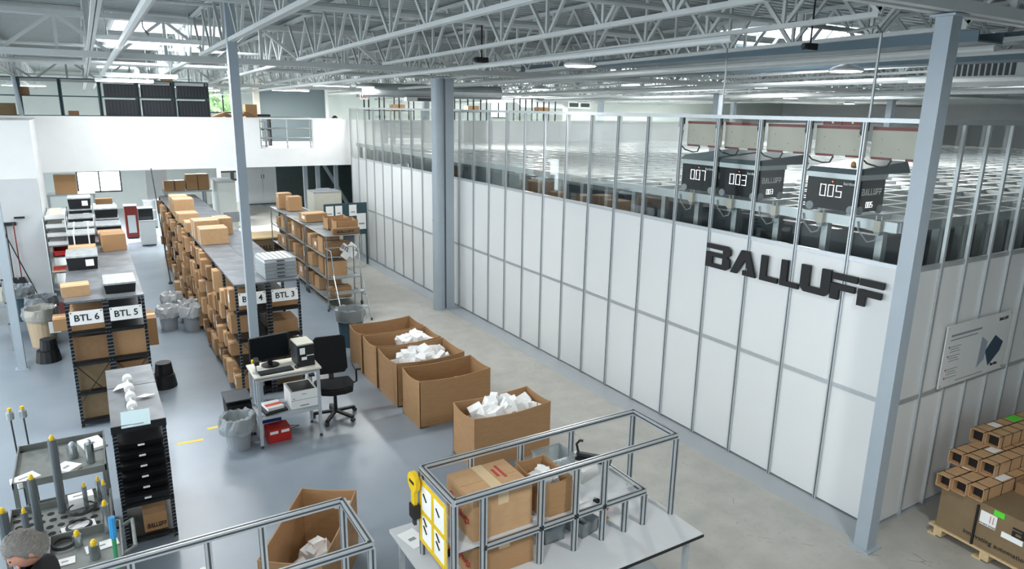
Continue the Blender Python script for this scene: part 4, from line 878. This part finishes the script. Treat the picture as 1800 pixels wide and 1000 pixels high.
def sensor_tube(label, x, y, z0, h, r, cap=YELLOW, m=None):
    t = thing('sensor_tube', label, 'tube', (x, y, z0)); MB().tube([(0, 0, 0), (0, 0, h)], r, 12).build('tube', m or GALV, t, smooth=False); MB().lathe([(r*.55, h), (r*.62, h+.025), (r*.3, h+.045)], 10).build('cap', cap, t)
DT = mat('dull_tube', '#6d7478', .4, .5, var=.05)
tl = [(-.55, 7.0, .825, .72, .035, 'thick grey tube with yellow cap standing tallest on the perforated cart'), (-.72, 6.75, .825, .5, .032, 'second thick grey tube with yellow cap on the perforated cart'), (-.93, 6.55, .825, .35, .04, 'wide grey tube with yellow cap at the left edge'), (-.78, 6.5, .825, .33, .025, 'short grey tube with yellow cap left of the tall ones'), (-.25, 7.05, .825, .2, .022, 'stubby grey sensor with yellow cap on the perforated cart'), (-.2, 6.75, .825, .3, .022, 'slim grey sensor with yellow cap at the right edge of the perforated cart'), (-.36, 6.95, .825, .22, .02, 'small grey sensor with yellow cap beside the stubby one'), (-.42, 6.2, .9, .1, .035, 'squat steel sensor head with yellow caps on the front cart'), (-.3, 5.95, .9, .12, .04, 'squat steel sensor head in the middle of the front cart'), (-.2, 6.3, .9, .26, .03, 'steel sensor with twin yellow caps at the back of the front cart'), (-.45, 7.75, 1.0, .12, .05, 'shiny steel sensor body on the back cart'), (-.3, 7.55, 1.0, .2, .04, 'shiny twin steel cylinder on the back cart'), (-.62, 7.9, 1.0, .13, .045, 'steel clamp body at the rear of the back cart')]
for x, y, z, h, r, lb in tl: sensor_tube(lb, x, y, z+.002, h, r, YELLOW if z < 1 else ALU, DT if r > .024 and z < .9 else CHROME)
for i, (x, y) in enumerate(((-.97, 8.3), (-.86, 8.3))):
    t = thing('sensor_rod', 'long thin rod sensor with yellow capped head, %s one at the left' % ('left', 'right')[i], 'rod', (x, y, 0)); MB().tube([(.02, 0, .02), (0, 0, 1.3)], .008, 8).build('rod', DGREY, t); MB().lathe([(.02, 1.3), (.035, 1.31), (.035, 1.38), (.015, 1.4)], 12).build('head', GALV, t); MB().lathe([(.018, 1.4), (.018, 1.43)], 8).build('cap', YELLOW, t); MB().lathe([(.07, 0), (.06, .02)], 12, .02, 0).build('foot', DGREY, t)
def papers(label, x, y, z, w, d, h, rz, m=PAPER):
    t = thing('paper_bundle', label, 'paper', (x, y, z), rz); B(-w/2, w/2, -d/2, d/2, 0, h, 'sheets', m, t); B(-w*.3, w*.1, -d*.1, d*.05, h, h+.002, 'print', GREYINK, t)
papers('white papers on the right of the back cart', -.28, 7.95, 1.002, .2, .3, .03, .3); papers('crumpled white paper on the left of the back cart', -.83, 7.4, 1.002, .2, .16, .05, .5); papers('white triangle folded sheet by the steel sensor', -.5, 7.5, 1.002, .16, .2, .03, .8); papers('white foam block on the lower tray of the back cart', -.6, 7.4, .352, .3, .4, .12, .1, FOAM); papers('second white foam block on the perforated cart', -.4, 7.05, .823, .2, .12, .1, .1, FOAM); papers('white papers under the cable coil', -.42, 6.6, .823, .26, .2, .01, .15); papers('white sheet on the front cart right side', -.25, 6.1, .902, .24, .12, .006, .15); papers('small white sheet on the front cart left side', -.5, 6.0, .902, .12, .1, .006, 0)
for i, (x, y, z, r) in enumerate(((-.42, 6.62, .85, .1), (-.52, 6.25, .92, .09), (-.4, 6.9, .86, .12))):
    mb = MB()
    for q in range(3): mb.tube([(x+(r-.006*q)*math.cos(a*.35), y+(r-.006*q)*math.sin(a*.35), z+.006*q) for a in range(19)], .006, 6, cap=False)
    tag(mb.build('cable_coil', BLACKP), 'black cable coil ' + ('on papers on the perforated cart', 'at the left of the front cart', 'looped over the perforated plate')[i], 'cable')
# ================================================================ aluminium frame benches
def bench(label, x0, x1, y0, y1, zt, fz, fy0, fy1, fx1, posts_, table=True):
    t = thing('packing_bench', label, 'bench', (0, 0, 0))
    MB().box(x0, x1, y0, y1, zt-.03, zt).build('table_top', TABLE, t); B(x0-.003, x1+.003, y0-.004, y0, zt-.03, zt-.002, 'edge_band', BLACKP, t)
    for x in (x0+.08, x1-.12):
        for y in (y0+.08, y1-.08): B(x-.022, x+.022, y-.022, y+.022, 0, zt-.03, 'leg', ALU, t)
    B(x0+.1, x1-.1, y0+.06, y0+.1, .3, .34, 'stretcher', ALU, t); B(x0+.08, x1-.12, y0+.1, y1-.1, .3, .315, 'lower_shelf', TABLE, t)
    return t
def ext(t, a, b, nm='rail'):
    a = Vector(a); b = Vector(b); o = MB().bar(a, b, .045).build(nm, ALU, t); d = (b-a).normalized()
    s = MB()
    if abs(d.z) > .9:
        s.box(a.x-.007, a.x+.007, a.y-.0245, a.y-.0225, min(a.z, b.z), max(a.z, b.z)).box(a.x-.0245, a.x-.0225, a.y-.007, a.y+.007, min(a.z, b.z), max(a.z, b.z))
    elif abs(d.x) > .9: s.box(min(a.x, b.x), max(a.x, b.x), a.y-.0245, a.y-.0225, a.z-.007, a.z+.007).box(min(a.x, b.x), max(a.x, b.x), a.y-.007, a.y+.007, a.z+.0225, a.z+.0245)
    else: s.box(a.x-.0245, a.x-.0225, min(a.y, b.y), max(a.y, b.y), a.z-.007, a.z+.007).box(a.x-.007, a.x+.007, min(a.y, b.y), max(a.y, b.y), a.z+.0225, a.z+.0245)
    s.build('slot', ALUD, o)
ZB = .87; ZF = 1.66
b1 = bench('grey packing bench with aluminium upper frame in the foreground', 1.93, 4.32, 3.74, 5.18, ZB, ZF, 0, 0, 0, ())
FX0, FX1, FY0, FY1 = 2.05, 4.29, 4.13, 4.72
for y in (FY0, FY1): ext(b1, (FX0, y, ZF), (FX1, y, ZF))
for x in (FX0, FX1): ext(b1, (x, FY0, ZF), (x, FY1, ZF))
for x, y in ((FX0, FY0), (FX1, FY0), (FX0, FY1), (FX1, FY1), (2.3, FY0), (2.83, FY0), (3.18, FY0), (3.48, FY0), (2.5, FY1), (3.0, FY1), (3.55, FY1)): ext(b1, (x, y, ZB), (x, y, ZF-.022), 'post')
ext(b1, (2.3, FY0, 1.2), (3.95, FY0, 1.2)); ext(b1, (2.05, FY1, 1.2), (3.95, FY1, 1.2)); ext(b1, (3.95, FY0, 1.2), (3.95, FY1, 1.2))
for x in (3.73, 3.95): ext(b1, (x, FY0, ZB), (x, FY0, 1.18), 'post')
B(2.08, 2.95, FY0+.025, FY1-.025, 1.2, 1.222, 'upper_shelf', TABLE, b1)
def logo_box(label, x, y, z, w, d, h, m=CARD):
    t = carton(label, x, y, z, w, d, h, 0, m, tape=False); link('tape', _TP, t, rz=R(90), scale=(d, w, h)); link('print', text_mesh('caplugs', .1, REDINK), t, (-w/2-.003, -.03, h*.42), rot=FX)
    MB().tube([(-w/2-.003, d*.3, h*.62), (-w/2, d*.3, h*.62)], .035, 14).build('logo_ring', REDINK, t); MB().tube([(-w/2-.005, d*.3, h*.62), (-w/2, d*.3, h*.62)], .022, 14).build('logo_core', m, t)
    for k, s in enumerate((.1, .06)): MB().box(-.012, .012, -s, s, 0, .002).build('print', REDINK, t, (w*.26-.05*k, .06, h*1.001))
    return t
logo_box('large brown carton with red print on the upper shelf of the bench', 2.51, 4.42, 1.225, .54, .46, .36, CARDL); logo_box('large brown carton with red print standing on the bench under the shelf', 2.52, 4.4, ZB+.002, .56, .44, .3, CARD)
open_box('open brown carton of white foam on the bench shelf', 3.04, 4.42, 1.21, .3, .44, .32, 0, CARD, sag=.015)
B(2.95, 3.4, FY0+.025, FY1-.025, 1.2, 1.208, 'upper_shelf', TABLE, b1)
foam('white foam in the open carton on the bench', 3.04, 4.42, .22, .34, 1.4, 1.5, 24, 21, 0, .5)
def clear_box(label, x, y, z, w, d, h, rz=0):
    t = thing('clear_tub', label, 'tub', (x, y, z), rz); mm = MATS.get('clear_plastic') or clear('clear_plastic', '#e8eef0', 1.2, .2, .1)
    MB().box(-w/2, w/2, -d/2, d/2, 0, .006).box(-w/2, w/2, -d/2, -d/2+.006, 0, h).box(-w/2, w/2, d/2-.006, d/2, 0, h).box(-w/2, -w/2+.006, -d/2, d/2, 0, h).box(w/2-.006, w/2, -d/2, d/2, 0, h).build('tub', mm, t); MB().box(-w/2-.01, w/2+.01, -d/2-.01, -d/2, h-.012, h).box(-w/2-.01, w/2+.01, d/2, d/2+.01, h-.012, h).box(-w/2-.01, -w/2, -d/2, d/2, h-.012, h).box(w/2, w/2+.01, -d/2, d/2, h-.012, h).build('rim', mm, t)
    return t
clear_box('clear plastic tub on the bench behind the second post', 3.1, 4.45, ZB+.001, .2, .3, .14); clear_box('clear plastic tub beside the tilted one on the bench', 3.4, 4.4, ZB+.001, .2, .34, .13, .2); clear_box('tall clear tub of white parts on the bench frame', 3.38, 4.75, 1.222, .3, .26, .22)
B(3.2, 3.95, FY0+.1, FY1+.15, 1.214, 1.222, 'upper_shelf', mat('clear_shelf', '#dfe6e8', .15, alpha=.3), b1)
papers('white paper stack on the clear shelf of the bench', 3.6, 4.65, 1.223, .28, .3, .12, .3); papers('small white booklet beside the clear tubs', 3.22, 4.62, ZB+.001, .12, .2, .02, .2)
t = thing('stapler', 'black lever stapler with a hooked handle on the bench frame', 'tool', (3.72, 4.6, 1.224), R(-50)); B(-.17, .17, -.05, .05, .12, .15, 'base', BLACKP, t); B(-.15, .15, -.02, .02, .15, .18, 'arm', DGREY, t); MB().tube([(-.14, 0, .18), (-.16, 0, .26), (-.13, 0, .3), (-.1, 0, .3)], .012, 8).build('handle', BLACKP, t); B(-.05, .05, -.04, .04, 0, .12, 'column', GREYP, t)
t = thing('cleaning_bottle', 'red and grey hand tool lying on the bench right of the low frame', 'tool', (3.82, 4.5, ZB+.001), .6); MB().box(-.04, .04, -.03, .03, 0, .06).build('body', RED, t); MB().tube([(0, .03, .04), (.02, .12, .05)], .025, 8).build('nozzle', BLACKP, t)
t = thing('knife', 'black and brass hand knife lying on the bench', 'knife', (3.66, 4.38, ZB+.001), -.3); B(-.09, .03, -.008, .008, 0, .012, 'blade', DGREY, t); B(.03, .08, -.012, .012, 0, .016, 'handle', AMBER, t)
t = thing('steel_wedge', 'metal bracket strips leaning on the bench', 'bracket', (3.48, 4.42, ZB+.001), .4); MB().box(-.02, .02, -.15, .15, .02, .04, Matrix.Rotation(.25, 4, 'X')).box(.05, .09, -.15, .15, .02, .04, Matrix.Rotation(.25, 4, 'X')).build('strips', ALU, t); B(-.04, .1, -.16, -.1, 0, .02, 'foot', BLACKP, t)
# left end of the bench: tape gun, guide sheet, rolls
t = thing('tape_gun', 'yellow tape dispenser hanging on the frame corner', 'tape dispenser', (1.98, 4.72, 1.36)); MB().tube([(-.02, 0, .2), (.02, 0, .2)], .085, 18).build('reel', YELLOW, t); B(-.015, .015, -.03, .03, .0, .14, 'handle', YELLOW, t); MB().box(-.03, .03, -.05, .04, -.12, .0).build('head', BLACKP, t); B(-.012, .012, -.02, .02, -.19, -.12, 'blade', DGREY, t); B(-.023, -.02, -.045, .045, .19, .215, 'print', INK, t)
t = thing('guide_sheet', 'white and yellow pictogram sheet on the end of the bench frame', 'sheet', (2.02, 4.2, 1.02)); B(0, .006, 0, .5, 0, .58, 'sheet', PAPER, t)
for y in (0, .23, .46): B(-.003, 0, y, y+.04, 0, .58, 'yellow_bar', YELLOW, t)
for z in (.0, .27, .54): B(-.0035, 0, 0, .5, z, z+.04, 'yellow_bar', YELLOW, t)
for y in (.12, .36):
    for z in (.13, .2, .42): MB().bar((-.004, y, z), (-.004, y+.06, z+.05), .012, .004).build('pictogram', INK, t)
for i, (x, y, rr_, m_) in enumerate(((2.02, 3.98, .05, GREYP), (2.2, 3.96, .055, PAPER), (2.0, 3.88, .06, BLACKP))):
    t = thing('tape_roll', ('grey', 'white', 'black and cream')[i] + ' tape roll lying on the bench front', 'tape', (x, y, ZB+.002)); MB().lathe([(rr_, 0), (rr_, .045), (rr_*.55, .045), (rr_*.55, .0)], 18).build('reel', m_, t); MB().lathe([(rr_*.54, .0), (rr_*.54, .047), (rr_*.46, .047), (rr_*.46, 0)], 14).build('core', CREAM, t)
t = thing('hand_scanner', 'dark scanner holder standing at the left of the bench', 'scanner', (2.25, 4.62, ZB)); B(-.06, .06, -.05, .05, 0, .06, 'cradle', BLACKP, t); B(-.04, .04, -.03, .03, .06, .1, 'battery', AMBER, t); MB().tube([(.12, 0, 0), (.12, 0, .28)], .045, 12).build('spool', PAPER, t)
papers('white delivery sheets on the left corner of the bench', 2.06, 4.95, ZB+.001, .16, .26, .004, .2)
carton('brown carton on the bench lower shelf', 3.3, 4.3, .316, .5, .4, .3, 0, CARDD)
# second bench in the lower left foreground
b2 = bench('second grey packing bench with aluminium upper frame at the bottom edge', -1.0, 1.38, 3.74, 4.75, ZB, ZF, 0, 0, 0, ())
for y in (4.03, 4.66): ext(b2, (-1.0, y, 1.6), (1.37, y, 1.6))
ext(b2, (1.37, 4.03, 1.6), (1.37, 4.66, 1.6))
for x, y in ((1.37, 4.03), (1.37, 4.66), (.78, 4.66), (.42, 4.66), (-.05, 4.66), (-.05, 4.03), (.6, 4.03)): ext(b2, (x, y, ZB), (x, y, 1.578), 'post')
papers('coral pink papers on the second bench', .13, 4.5, 1.2, .26, .2, .03, .15, PINK)
B(-.3, .8, 4.06, 4.64, 1.18, 1.2, 'upper_shelf', TABLE, b2)
t = thing('spray_bottle', 'white plastic bottle on the second bench', 'bottle', (.36, 4.5, 1.202)); MB().lathe([(.06, 0), (.06, .12), (.05, .18), (.02, .22), (.02, .25)], 14).build('bottle', mat('bottle_white', '#e8eef2', .3), t, smooth=True); MB().lathe([(.023, .25), (.02, .28)], 10).build('cap', PAPER, t)
tag(B(.9, 1.3, 4.1, 4.6, ZB+.001, ZB+.05, 'foam_sheet', FOAM), 'white foam sheet on the right end of the second bench', 'foam')
# broom handle
t = thing('broom', 'green handled broom with a blue grip leaning on the second bench', 'broom', (-.15, 4.95, 0)); MB().tube([(.0, .12, .1), (.02, 0, 1.62)], .014, 8).build('handle', GREEN, t); MB().tube([(.02, 0, 1.62), (.023, -.01, 1.78)], .022, 8).build('grip', BLUE, t); B(-.15, .15, .06, .16, 0, .1, 'brush_head', BLACKP, t)
# ================================================================ person at the carts
P = thing('person', 'person with grey hair in a black shirt bending over the carts', 'person', (-.5, 5.15, 0), R(80)); P.scale = (.95, .95, .95)
def skin_body(name, V, E, rad, m, parent, lv=2):
    me = bpy.data.meshes.new(name); me.from_pydata(V, E, []); o = link(name, me, parent); me.materials.append(m)
    sk = o.modifiers.new('skin', 'SKIN'); 
    for i, r_ in enumerate(rad): me.skin_vertices[0].data[i].radius = r_ if isinstance(r_, tuple) else (r_, r_); me.skin_vertices[0].data[i].use_root = i == 0
    o.modifiers.new('sub', 'SUBSURF').render_levels = lv; o.modifiers['sub'].levels = lv; sk.use_smooth_shade = True
    return o
V = [(0, 0, .93), (0, .02, 1.12), (0, .06, 1.32), (0, .1, 1.45), (-.01, .13, 1.52),
     (.1, 0, .88), (.11, .02, .48), (.12, 0, .09), (.12, .13, .04), (-.1, 0, .88), (-.11, .02, .48), (-.12, 0, .09), (-.12, .13, .04),
     (.19, .09, 1.42), (.27, .18, 1.18), (.22, .42, 1.08), (-.19, .09, 1.42), (-.27, .18, 1.18), (-.22, .42, 1.08)]
Ed = [(0, 1), (1, 2), (2, 3), (3, 4), (0, 5), (5, 6), (6, 7), (7, 8), (0, 9), (9, 10), (10, 11), (11, 12), (3, 13), (13, 14), (14, 15), (3, 16), (16, 17), (17, 18)]
rad = [(.16, .12), (.15, .11), (.17, .12), (.13, .1), .06, .1, .07, .055, .045, .1, .07, .055, .045, .085, .06, .045, .085, .06, .045]
skin_body('body', V, Ed, rad, SHIRT, P)
for s in (-1, 1):    # hands with fingers resting over the cart edge
    hx, hy, hz = s*.22, .44, 1.08; mb = MB(); mb.ball((hx, hy+.04, hz), .042, .055, .02, 10, 6)
    for k, ln in enumerate((.07, .08, .075, .06)): fx = hx-.03+.02*k; mb.tube([(fx, hy+.08, hz), (fx, hy+.08+ln*.6, hz-.005), (fx, hy+.08+ln, hz-.03)], [.01, .009, .007], 7)
    mb.tube([(hx-s*.035, hy+.03, hz), (hx-s*.06, hy+.07, hz-.005), (hx-s*.06, hy+.1, hz-.015)], [.012, .011, .009], 7); mb.build('hand', SKIN, P, smooth=True)
# head: skull, jaw, nose, ears, eyes, hair; tilted down, turned toward the left
H = link('head', None, P, (0, .17, 1.62), rot=(R(-38), R(0), R(48))) if 0 else None
hm = MB(); nu, nv = 22, 16; hv = []
for j in range(nv+1):
    t_ = math.pi*j/nv; z = -math.cos(t_); q = max(.03, math.sin(t_))
    for k in range(nu):
        a = 2*math.pi*k/nu; x = .085*q*math.cos(a); y = .108*q*math.sin(a); zz = .135*z
        if zz < 0: x *= 1-.28*(-z); y = y*(1-.12*(-z)) - (.02*(-z) if math.sin(a) < 0 else -.0)
        if math.sin(a) < -.9 and -.25 < z < .15: y -= .02*(1-abs(z+.1)/.25)
        hm.v.append((x, y, zz))
for j in range(nv):
    for k in range(nu): hm.f.append((j*nu+k, j*nu+(k+1) % nu, (j+1)*nu+(k+1) % nu, (j+1)*nu+k))
hm.ball((.083, .01, -.01), .014, .026, .036, 8, 6); hm.ball((-.083, .01, -.01), .014, .026, .036, 8, 6); hm.add([(0, -.135, -.035), (-.018, -.1, -.045), (.018, -.1, -.045), (0, -.1, .025)], [(0, 2, 1), (0, 1, 3), (0, 3, 2)])
hm.box(-.024, .024, -.109, -.095, -.077, -.07)
hd = hm.build('head', SKIN, P, (0.0, .16, 1.66), smooth=True); hd.rotation_euler = (R(30), 0, R(205)); hd.scale = (1.06, 1.06, 1.06)
for s in (-1, 1): MB().ball((s*.033, -.1, .012), .013, .008, .008, 8, 6).build('eye', INK, hd)
hr = MB(); r_ = random.Random(5)
o0 = len(hr.v)
for j in range(10):
    t_ = (math.pi*.56)*j/9; z = math.cos(t_); q = max(.05, math.sin(t_))
    for k in range(26):
        a = 2*math.pi*k/26; fr = math.sin(a) < -.45; n_ = .006*math.sin(k*5+j*2)
        lim = z if not fr else max(z, .35); qq = q if not fr else math.sqrt(max(0, 1-lim*lim))
        if not fr and j == 9 and math.sin(a) > .2: lim -= .35
        hr.v.append(((.097+n_)*qq*math.cos(a), (.122+n_)*qq*math.sin(a)+.004, (.15+n_)*lim))
for j in range(9):
    for k in range(26): hr.f.append((j*26+k, j*26+(k+1) % 26, (j+1)*26+(k+1) % 26, (j+1)*26+k))
hr.build('hair', HAIR, hd, smooth=True)
# ================================================================ pallet with long cartons at the right
PL = thing('pallet', 'wooden pallet under the BALLUFF carton at the lower right', 'pallet', (7.58, 3.42, 0), R(-4))
for y in (-.06, -.55, -1.05): B(0, 2.35, y-.09, y, .02, .1, 'block', WOOD, PL) 
for x in (.0, .28, .56, .84, 1.15, 1.45, 1.75, 2.18): B(x, x+.15, -1.14, 0, .1, .122, 'deck_board', WOOD, PL)
for y in (-.09, -.57, -1.12): B(0, 2.35, y, y+.09, 0, .02, 'base_board', WOOD, PL)
BC = thing('pallet_carton', 'large dark brown BALLUFF carton standing on the pallet', 'box', (7.58, 3.38, .123), R(-4)); B(.02, 2.3, -1.06, -.02, 0, .497, 'carton_body', CARDK, BC); 
B(-.0, .018, -.42, -.40, 0, .46, 'strap', INK, BC)
balluff(BC, (.016, -.75, .3), (0, -1, 0), (0, 0, 1), .9, .1, INK, .002)
link('print', text_mesh('innovating automation', .07, INK), BC, (.016, -.62, .1), rot=FX)
B(.012, .02, -.6, -.44, .27, .42, 'warning_label', PAPER, BC); link('print', text_mesh('DO NOT STACK', .022, INK), BC, (.01, -.52, .285), rot=FX)
for q in (-.5, -.47): MB().bar((.01, q-.07, .32), (.01, q-.07, .4), .01, .003).build('red_arrow', REDINK, BC)
B(.012, .02, -.86, -.66, .24, .3, 'shipping_label', PAPER, BC); MB().box(.01, .02, -.66, -.56, .43, .49).build('green_note', LIME, BC)
BC2 = thing('pallet_carton', 'dark brown carton farther right on the pallet behind the long boxes', 'box', (8.1, 2.9, .622), R(-4)); B(0, .7, -.5, -.02, 0, .12, 'carton_body', CARDD, BC2); B(0, .7, -.28, -.24, .12, .123, 'tape', TAPE, BC2)
tiers = [(.622, 7.5, [3.32, 3.17, 3.02], 2.6), (.77, 7.85, [3.4, 3.25, 3.1], 2.3), (.918, 8.3, [3.42, 3.27], 1.9)]
n_ = 0
for ti, (z, x, yy, L_) in enumerate(tiers):
    for k, y in enumerate(yy):
        t = thing('long_carton', 'long brown carton with black bands on the pallet, %s tier, %s from the wall' % (('lowest', 'middle', 'top')[ti], ORD[k]), 'box', (x+.03*k, y, z), R(-4), 'long cartons on the pallet')
        MB().box(0, L_, -.072, .072, 0, .006).box(0, L_, -.072, .072, .138, .144).box(0, L_, -.072, -.066, 0, .144).box(0, L_, .066, .072, 0, .144).build('sleeve', CARDL, t)
        for q in (.035, .13, .22, .31, .45, .6, .8): B(L_*q, L_*q+.012, -.0735, .0735, .0, .1455, 'band', INK, t)
        if (ti+k) % 2 == 0: B(L_*.14, L_*.21, -.05, .05, .144, .1465, 'label', PAPER, t)
        if ti == 2 and k == 0: B(L_*.34, L_*.43, -.06, .06, .144, .147, 'green_note', LIME, t)
# floor tape
for i, (x0, y0, x1, y1) in enumerate(((1.05, 10.0, 1.25, 10.0), (.62, 9.7, .95, 9.68), (3.9, 2.9, 4.6, 2.7), (4.55, 6.2, 4.56, 6.9), (-1.35, 8.6, -.95, 8.55))):
    tag(MB().bar((x0, y0, .001), (x1, y1, .001), .06, .002).build('floor_tape', YELLOW), 'yellow floor tape strip ' + ('left of the desk', 'in the bright aisle', 'at the lower right of the bench', 'beside the nearest foam carton', 'at the left beside the carts')[i], 'tape')
# ================================================================ things on the mezzanine
t0 = None
for k in range(6):
    x = -2.25+.93*k
    t = thing('mezzanine_shelving', 'dark steel shelving on the mezzanine, %s bay from the left' % ORD[k], 'shelf', (x, 22.9, 3.2), 0, 'mezzanine shelving')
    for xx in (0, .9):
        for y in (0, .5): B(xx-.025, xx+.025, y-.025, y+.025, 0, 1.9, 'post', TEAL, t)
    for z in (.4, .9, 1.42, 1.88): B(0, .9, 0, .5, z, z+.03, 'shelf', TEAL, t)
for k in range(3):
    for z, nm in ((.93, 'lower'), (1.45-.01, 'upper')):
        t = thing('black_crate', 'black ribbed crate on the mezzanine shelving, %s row, %s from the left' % (nm, ORD[k]), 'crate', (.6+.93*k, 22.86, 3.2+z+.002 if nm == 'lower' else 3.2+1.452-.0)); h = .44 if nm == 'lower' else .34
        MB().box(.03, .85, 0, .45, 0, h).build('tub', BLACKP, t)
        for q in range(9): B(.06+.085*q, .1+.085*q, -.008, 0, .03, h-.03, 'rib', mat('dark_blue_plastic', '#232c36', .5), t)
for i, (x, y, z, w, h, m_) in enumerate(((-1.55, 23, 4.63, .3, .22, CARDD), (-.45, 23, 4.13, .25, .12, CARDD), (-2.0, 22.95, 4.13, .5, .3, CARDK), (1.95, 23, 5.1, .28, .26, CARD))):
    carton('brown carton on the mezzanine shelving, ' + ('in the second bay', 'low in the third bay', 'at the left end', 'standing on the crates')[i], x+.3, y+.1, z, w, .3, h, 0, m_)
tag(MB().tube([(-1.25, 22.7, 3.2), (-1.4, 22.7, 5.3)], .05, 8).build('cable_riser', COLG), 'grey cable riser at the left of the mezzanine shelving', 'pipe')
carton('brown carton by the upper window on the mezzanine', 4.65, 23.85, 4.002, .35, .4, .5, 0, CARD); tag(MB().tube([(3.5, 23.6, 4.08), (3.8, 23.5, 4.2), (4.1, 23.6, 4.08), (4.4, 23.5, 4.22), (4.7, 23.6, 4.08)], .07, 8).build('wrapped_bundle', CARDD), 'brown wrapped bundle lying on the mezzanine table', 'bundle')
t = thing('side_table', 'low grey table behind the parapet under the wrapped bundle', 'table', (3.3, 23.2, 3.2)); B(0, 1.7, 0, .9, .76, .8, 'table_top', GREYP, t)
for x in (.05, 1.65):
    for y in (.05, .85): B(x-.03, x+.03, y-.03, y+.03, 0, .76, 'leg', GREYP, t)
t = thing('supply_rack', 'small black supply rack on the mezzanine near the thin column', 'rack', (4.9, 24.0, 3.2)); B(0, .4, 0, .4, .9, 1.0, 'top', BLACKP, t); B(0, .4, 0, .4, .5, .56, 'shelf', BLACKP, t)
for x in (.02, .38): B(x-.02, x+.02, 0, .4, 0, .95, 'side', BLACKP, t)
struct(B(5.6, 8.0, 27.0, 27.1, 3.2, 5.2, 'door_1', mat('grey_door', '#6d7b80', .5)))
struct(B(8.0, 8.1, 26.9, 27.1, 3.2, 5.4, 'trim_4', WHITE)); struct(B(5.4, 5.6, 26.9, 27.1, 3.2, 5.4, 'trim_5', CREAM))
t = thing('exit_sign', 'red and white EXIT sign hanging over the mezzanine door', 'sign', (6.45, 24.6, 4.98)); B(-.16, .16, -.03, .03, 0, .18, 'case', mat('exit_white', '#f2dedb', .5, emit=.4), t); link('print', text_mesh('EXIT', .14, RED, .002, .004), t, (0, -.033, .09), rot=FY); MB().ball((-.22, 0, .08), .05, .05, .05).build('lamp_head', WHITE, t); MB().ball((.22, 0, .08), .05, .05, .05).build('lamp_head', WHITE, t); MB().tube([(0, 0, .18), (0, 0, .55)], .01, 6).build('hanger', GALV, t)
t = thing('exit_sign', 'small lit EXIT sign beside the round duct', 'sign', (7.9, 22.3, 4.72)); MB().tube([(0, 0, .18), (0, 0, 1.12)], .01, 6).build('hanger', GALV, t); B(-.13, .13, -.03, .03, 0, .18, 'case', mat('exit_white', '#f2dedb', .5), t); link('print', text_mesh('EXIT', .12, RED, .002, .004), t, (0, -.033, .09), rot=FY)
for x in (9.2, 12.4, 15.8):
    t = thing('mezzanine_shelving', 'black frame shelving on the right mezzanine, ' + {9.2: 'nearest the pipe column', 12.4: 'in the middle', 15.8: 'farthest right'}[x], 'shelf', (x, 25.5, 3.2))
    for k in range(4): B(.6*k-.02, .6*k+.02, 0, .04, 0, 1.75, 'post', BLACK, t); B(.6*k-.02, .6*k+.02, .5, .54, 0, 1.75, 'post', BLACK, t)
    for z in (.6, 1.15, 1.72): B(0, 1.8, 0, .54, z, z+.03, 'shelf', BLACK, t)
    carton('light brown carton on the right mezzanine shelf ' + {9.2: 'nearest the pipe column', 12.4: 'in the middle', 15.8: 'farthest right'}[x], x+1.2, 25.7, 3.2+1.18, .5, .35, .22, 0, CARDL)
t = thing('person', 'dark haired head of a person behind the parapet edge', 'person', (7.0, 22.6, 3.2), 0); skin_body('body', [(0, 0, .05), (0, 0, .55), (0, 0, .72)], [(0, 1), (1, 2)], [(.2, .12), (.18, .11), .06], SHIRT, t, 2); mb = MB(); mb.ball((0, 0, .86), .085, .1, .12, 14, 10); mb.build('head', SKIN, t, smooth=True); mb = MB(); mb.ball((0, .02, .89), .097, .108, .115, 14, 10); mb.build('hair', mat('dark_hair', '#1c1a1a', .6), t, smooth=True)
# small wall and post details near the camera column
t = thing('door_switch', 'small grey switch box on the corner column', 'switch', (6.8, 3.62, 1.25)); B(0, .03, -.03, .03, 0, .12, 'box', GREYP, t); B(.03, .036, -.012, .012, .04, .08, 'button', INK, t)

# small things under the roof
for i, (x, y, z, lb) in enumerate(((5.35, 9.78, 5.2, 'above the big open cartons'), (7.9, 5.9, 5.3, 'right of the drop conduit'))):
    t = thing('ceiling_camera', 'small black camera hanging from the joists ' + lb, 'camera', (x, y, z)); MB().tube([(0, 0, .06), (0, 0, zdeck(y)-z)], .012, 6).build('stem', BLACKP, t); B(-.1, .1, -.04, .04, -.02, .06, 'body', BLACKP, t); MB().tube([(-.14, 0, .02), (-.1, 0, .02)], .03, 10).build('lens', DGREY, t)
tag(MB().tube([(.74, 9.2, 6.0), (.74, 9.25, 5.75), (.86, 9.3, 5.62), (.8, 9.35, 5.66), (.72, 9.5, 5.55), (.74, 9.6, 5.35), (.8, 9.7, 5.28)], .008, 6).build('hanging_cable', BLACKP), 'black cable looping down beside the skylight', 'cable')
# cable clad test stand at the left edge behind the column
t = thing('test_stand', 'steel test stand hung with black cables at the left edge', 'stand', (-1.95, 15.2, 0))
for x in (0, .4):
    for y in (0, 1.2): B(x-.02, x+.02, y-.02, y+.02, 0, 1.35, 'leg', GALV, t)
for z in (.5, .9, 1.33): B(-.02, .42, -.02, 1.22, z, z+.02, 'shelf', GALV, t)
for k in range(5): MB().tube([(.42, .1+.2*k, 1.3), (.47, .15+.2*k, .9), (.45, .22+.2*k, .6), (.47, .1+.2*k, .35), (.42, .2+.2*k, .5)], .012, 6).build('cable', BLACKP, t)
B(.05, .35, .1, .5, .92, 1.1, 'meter', BEIGE, t)
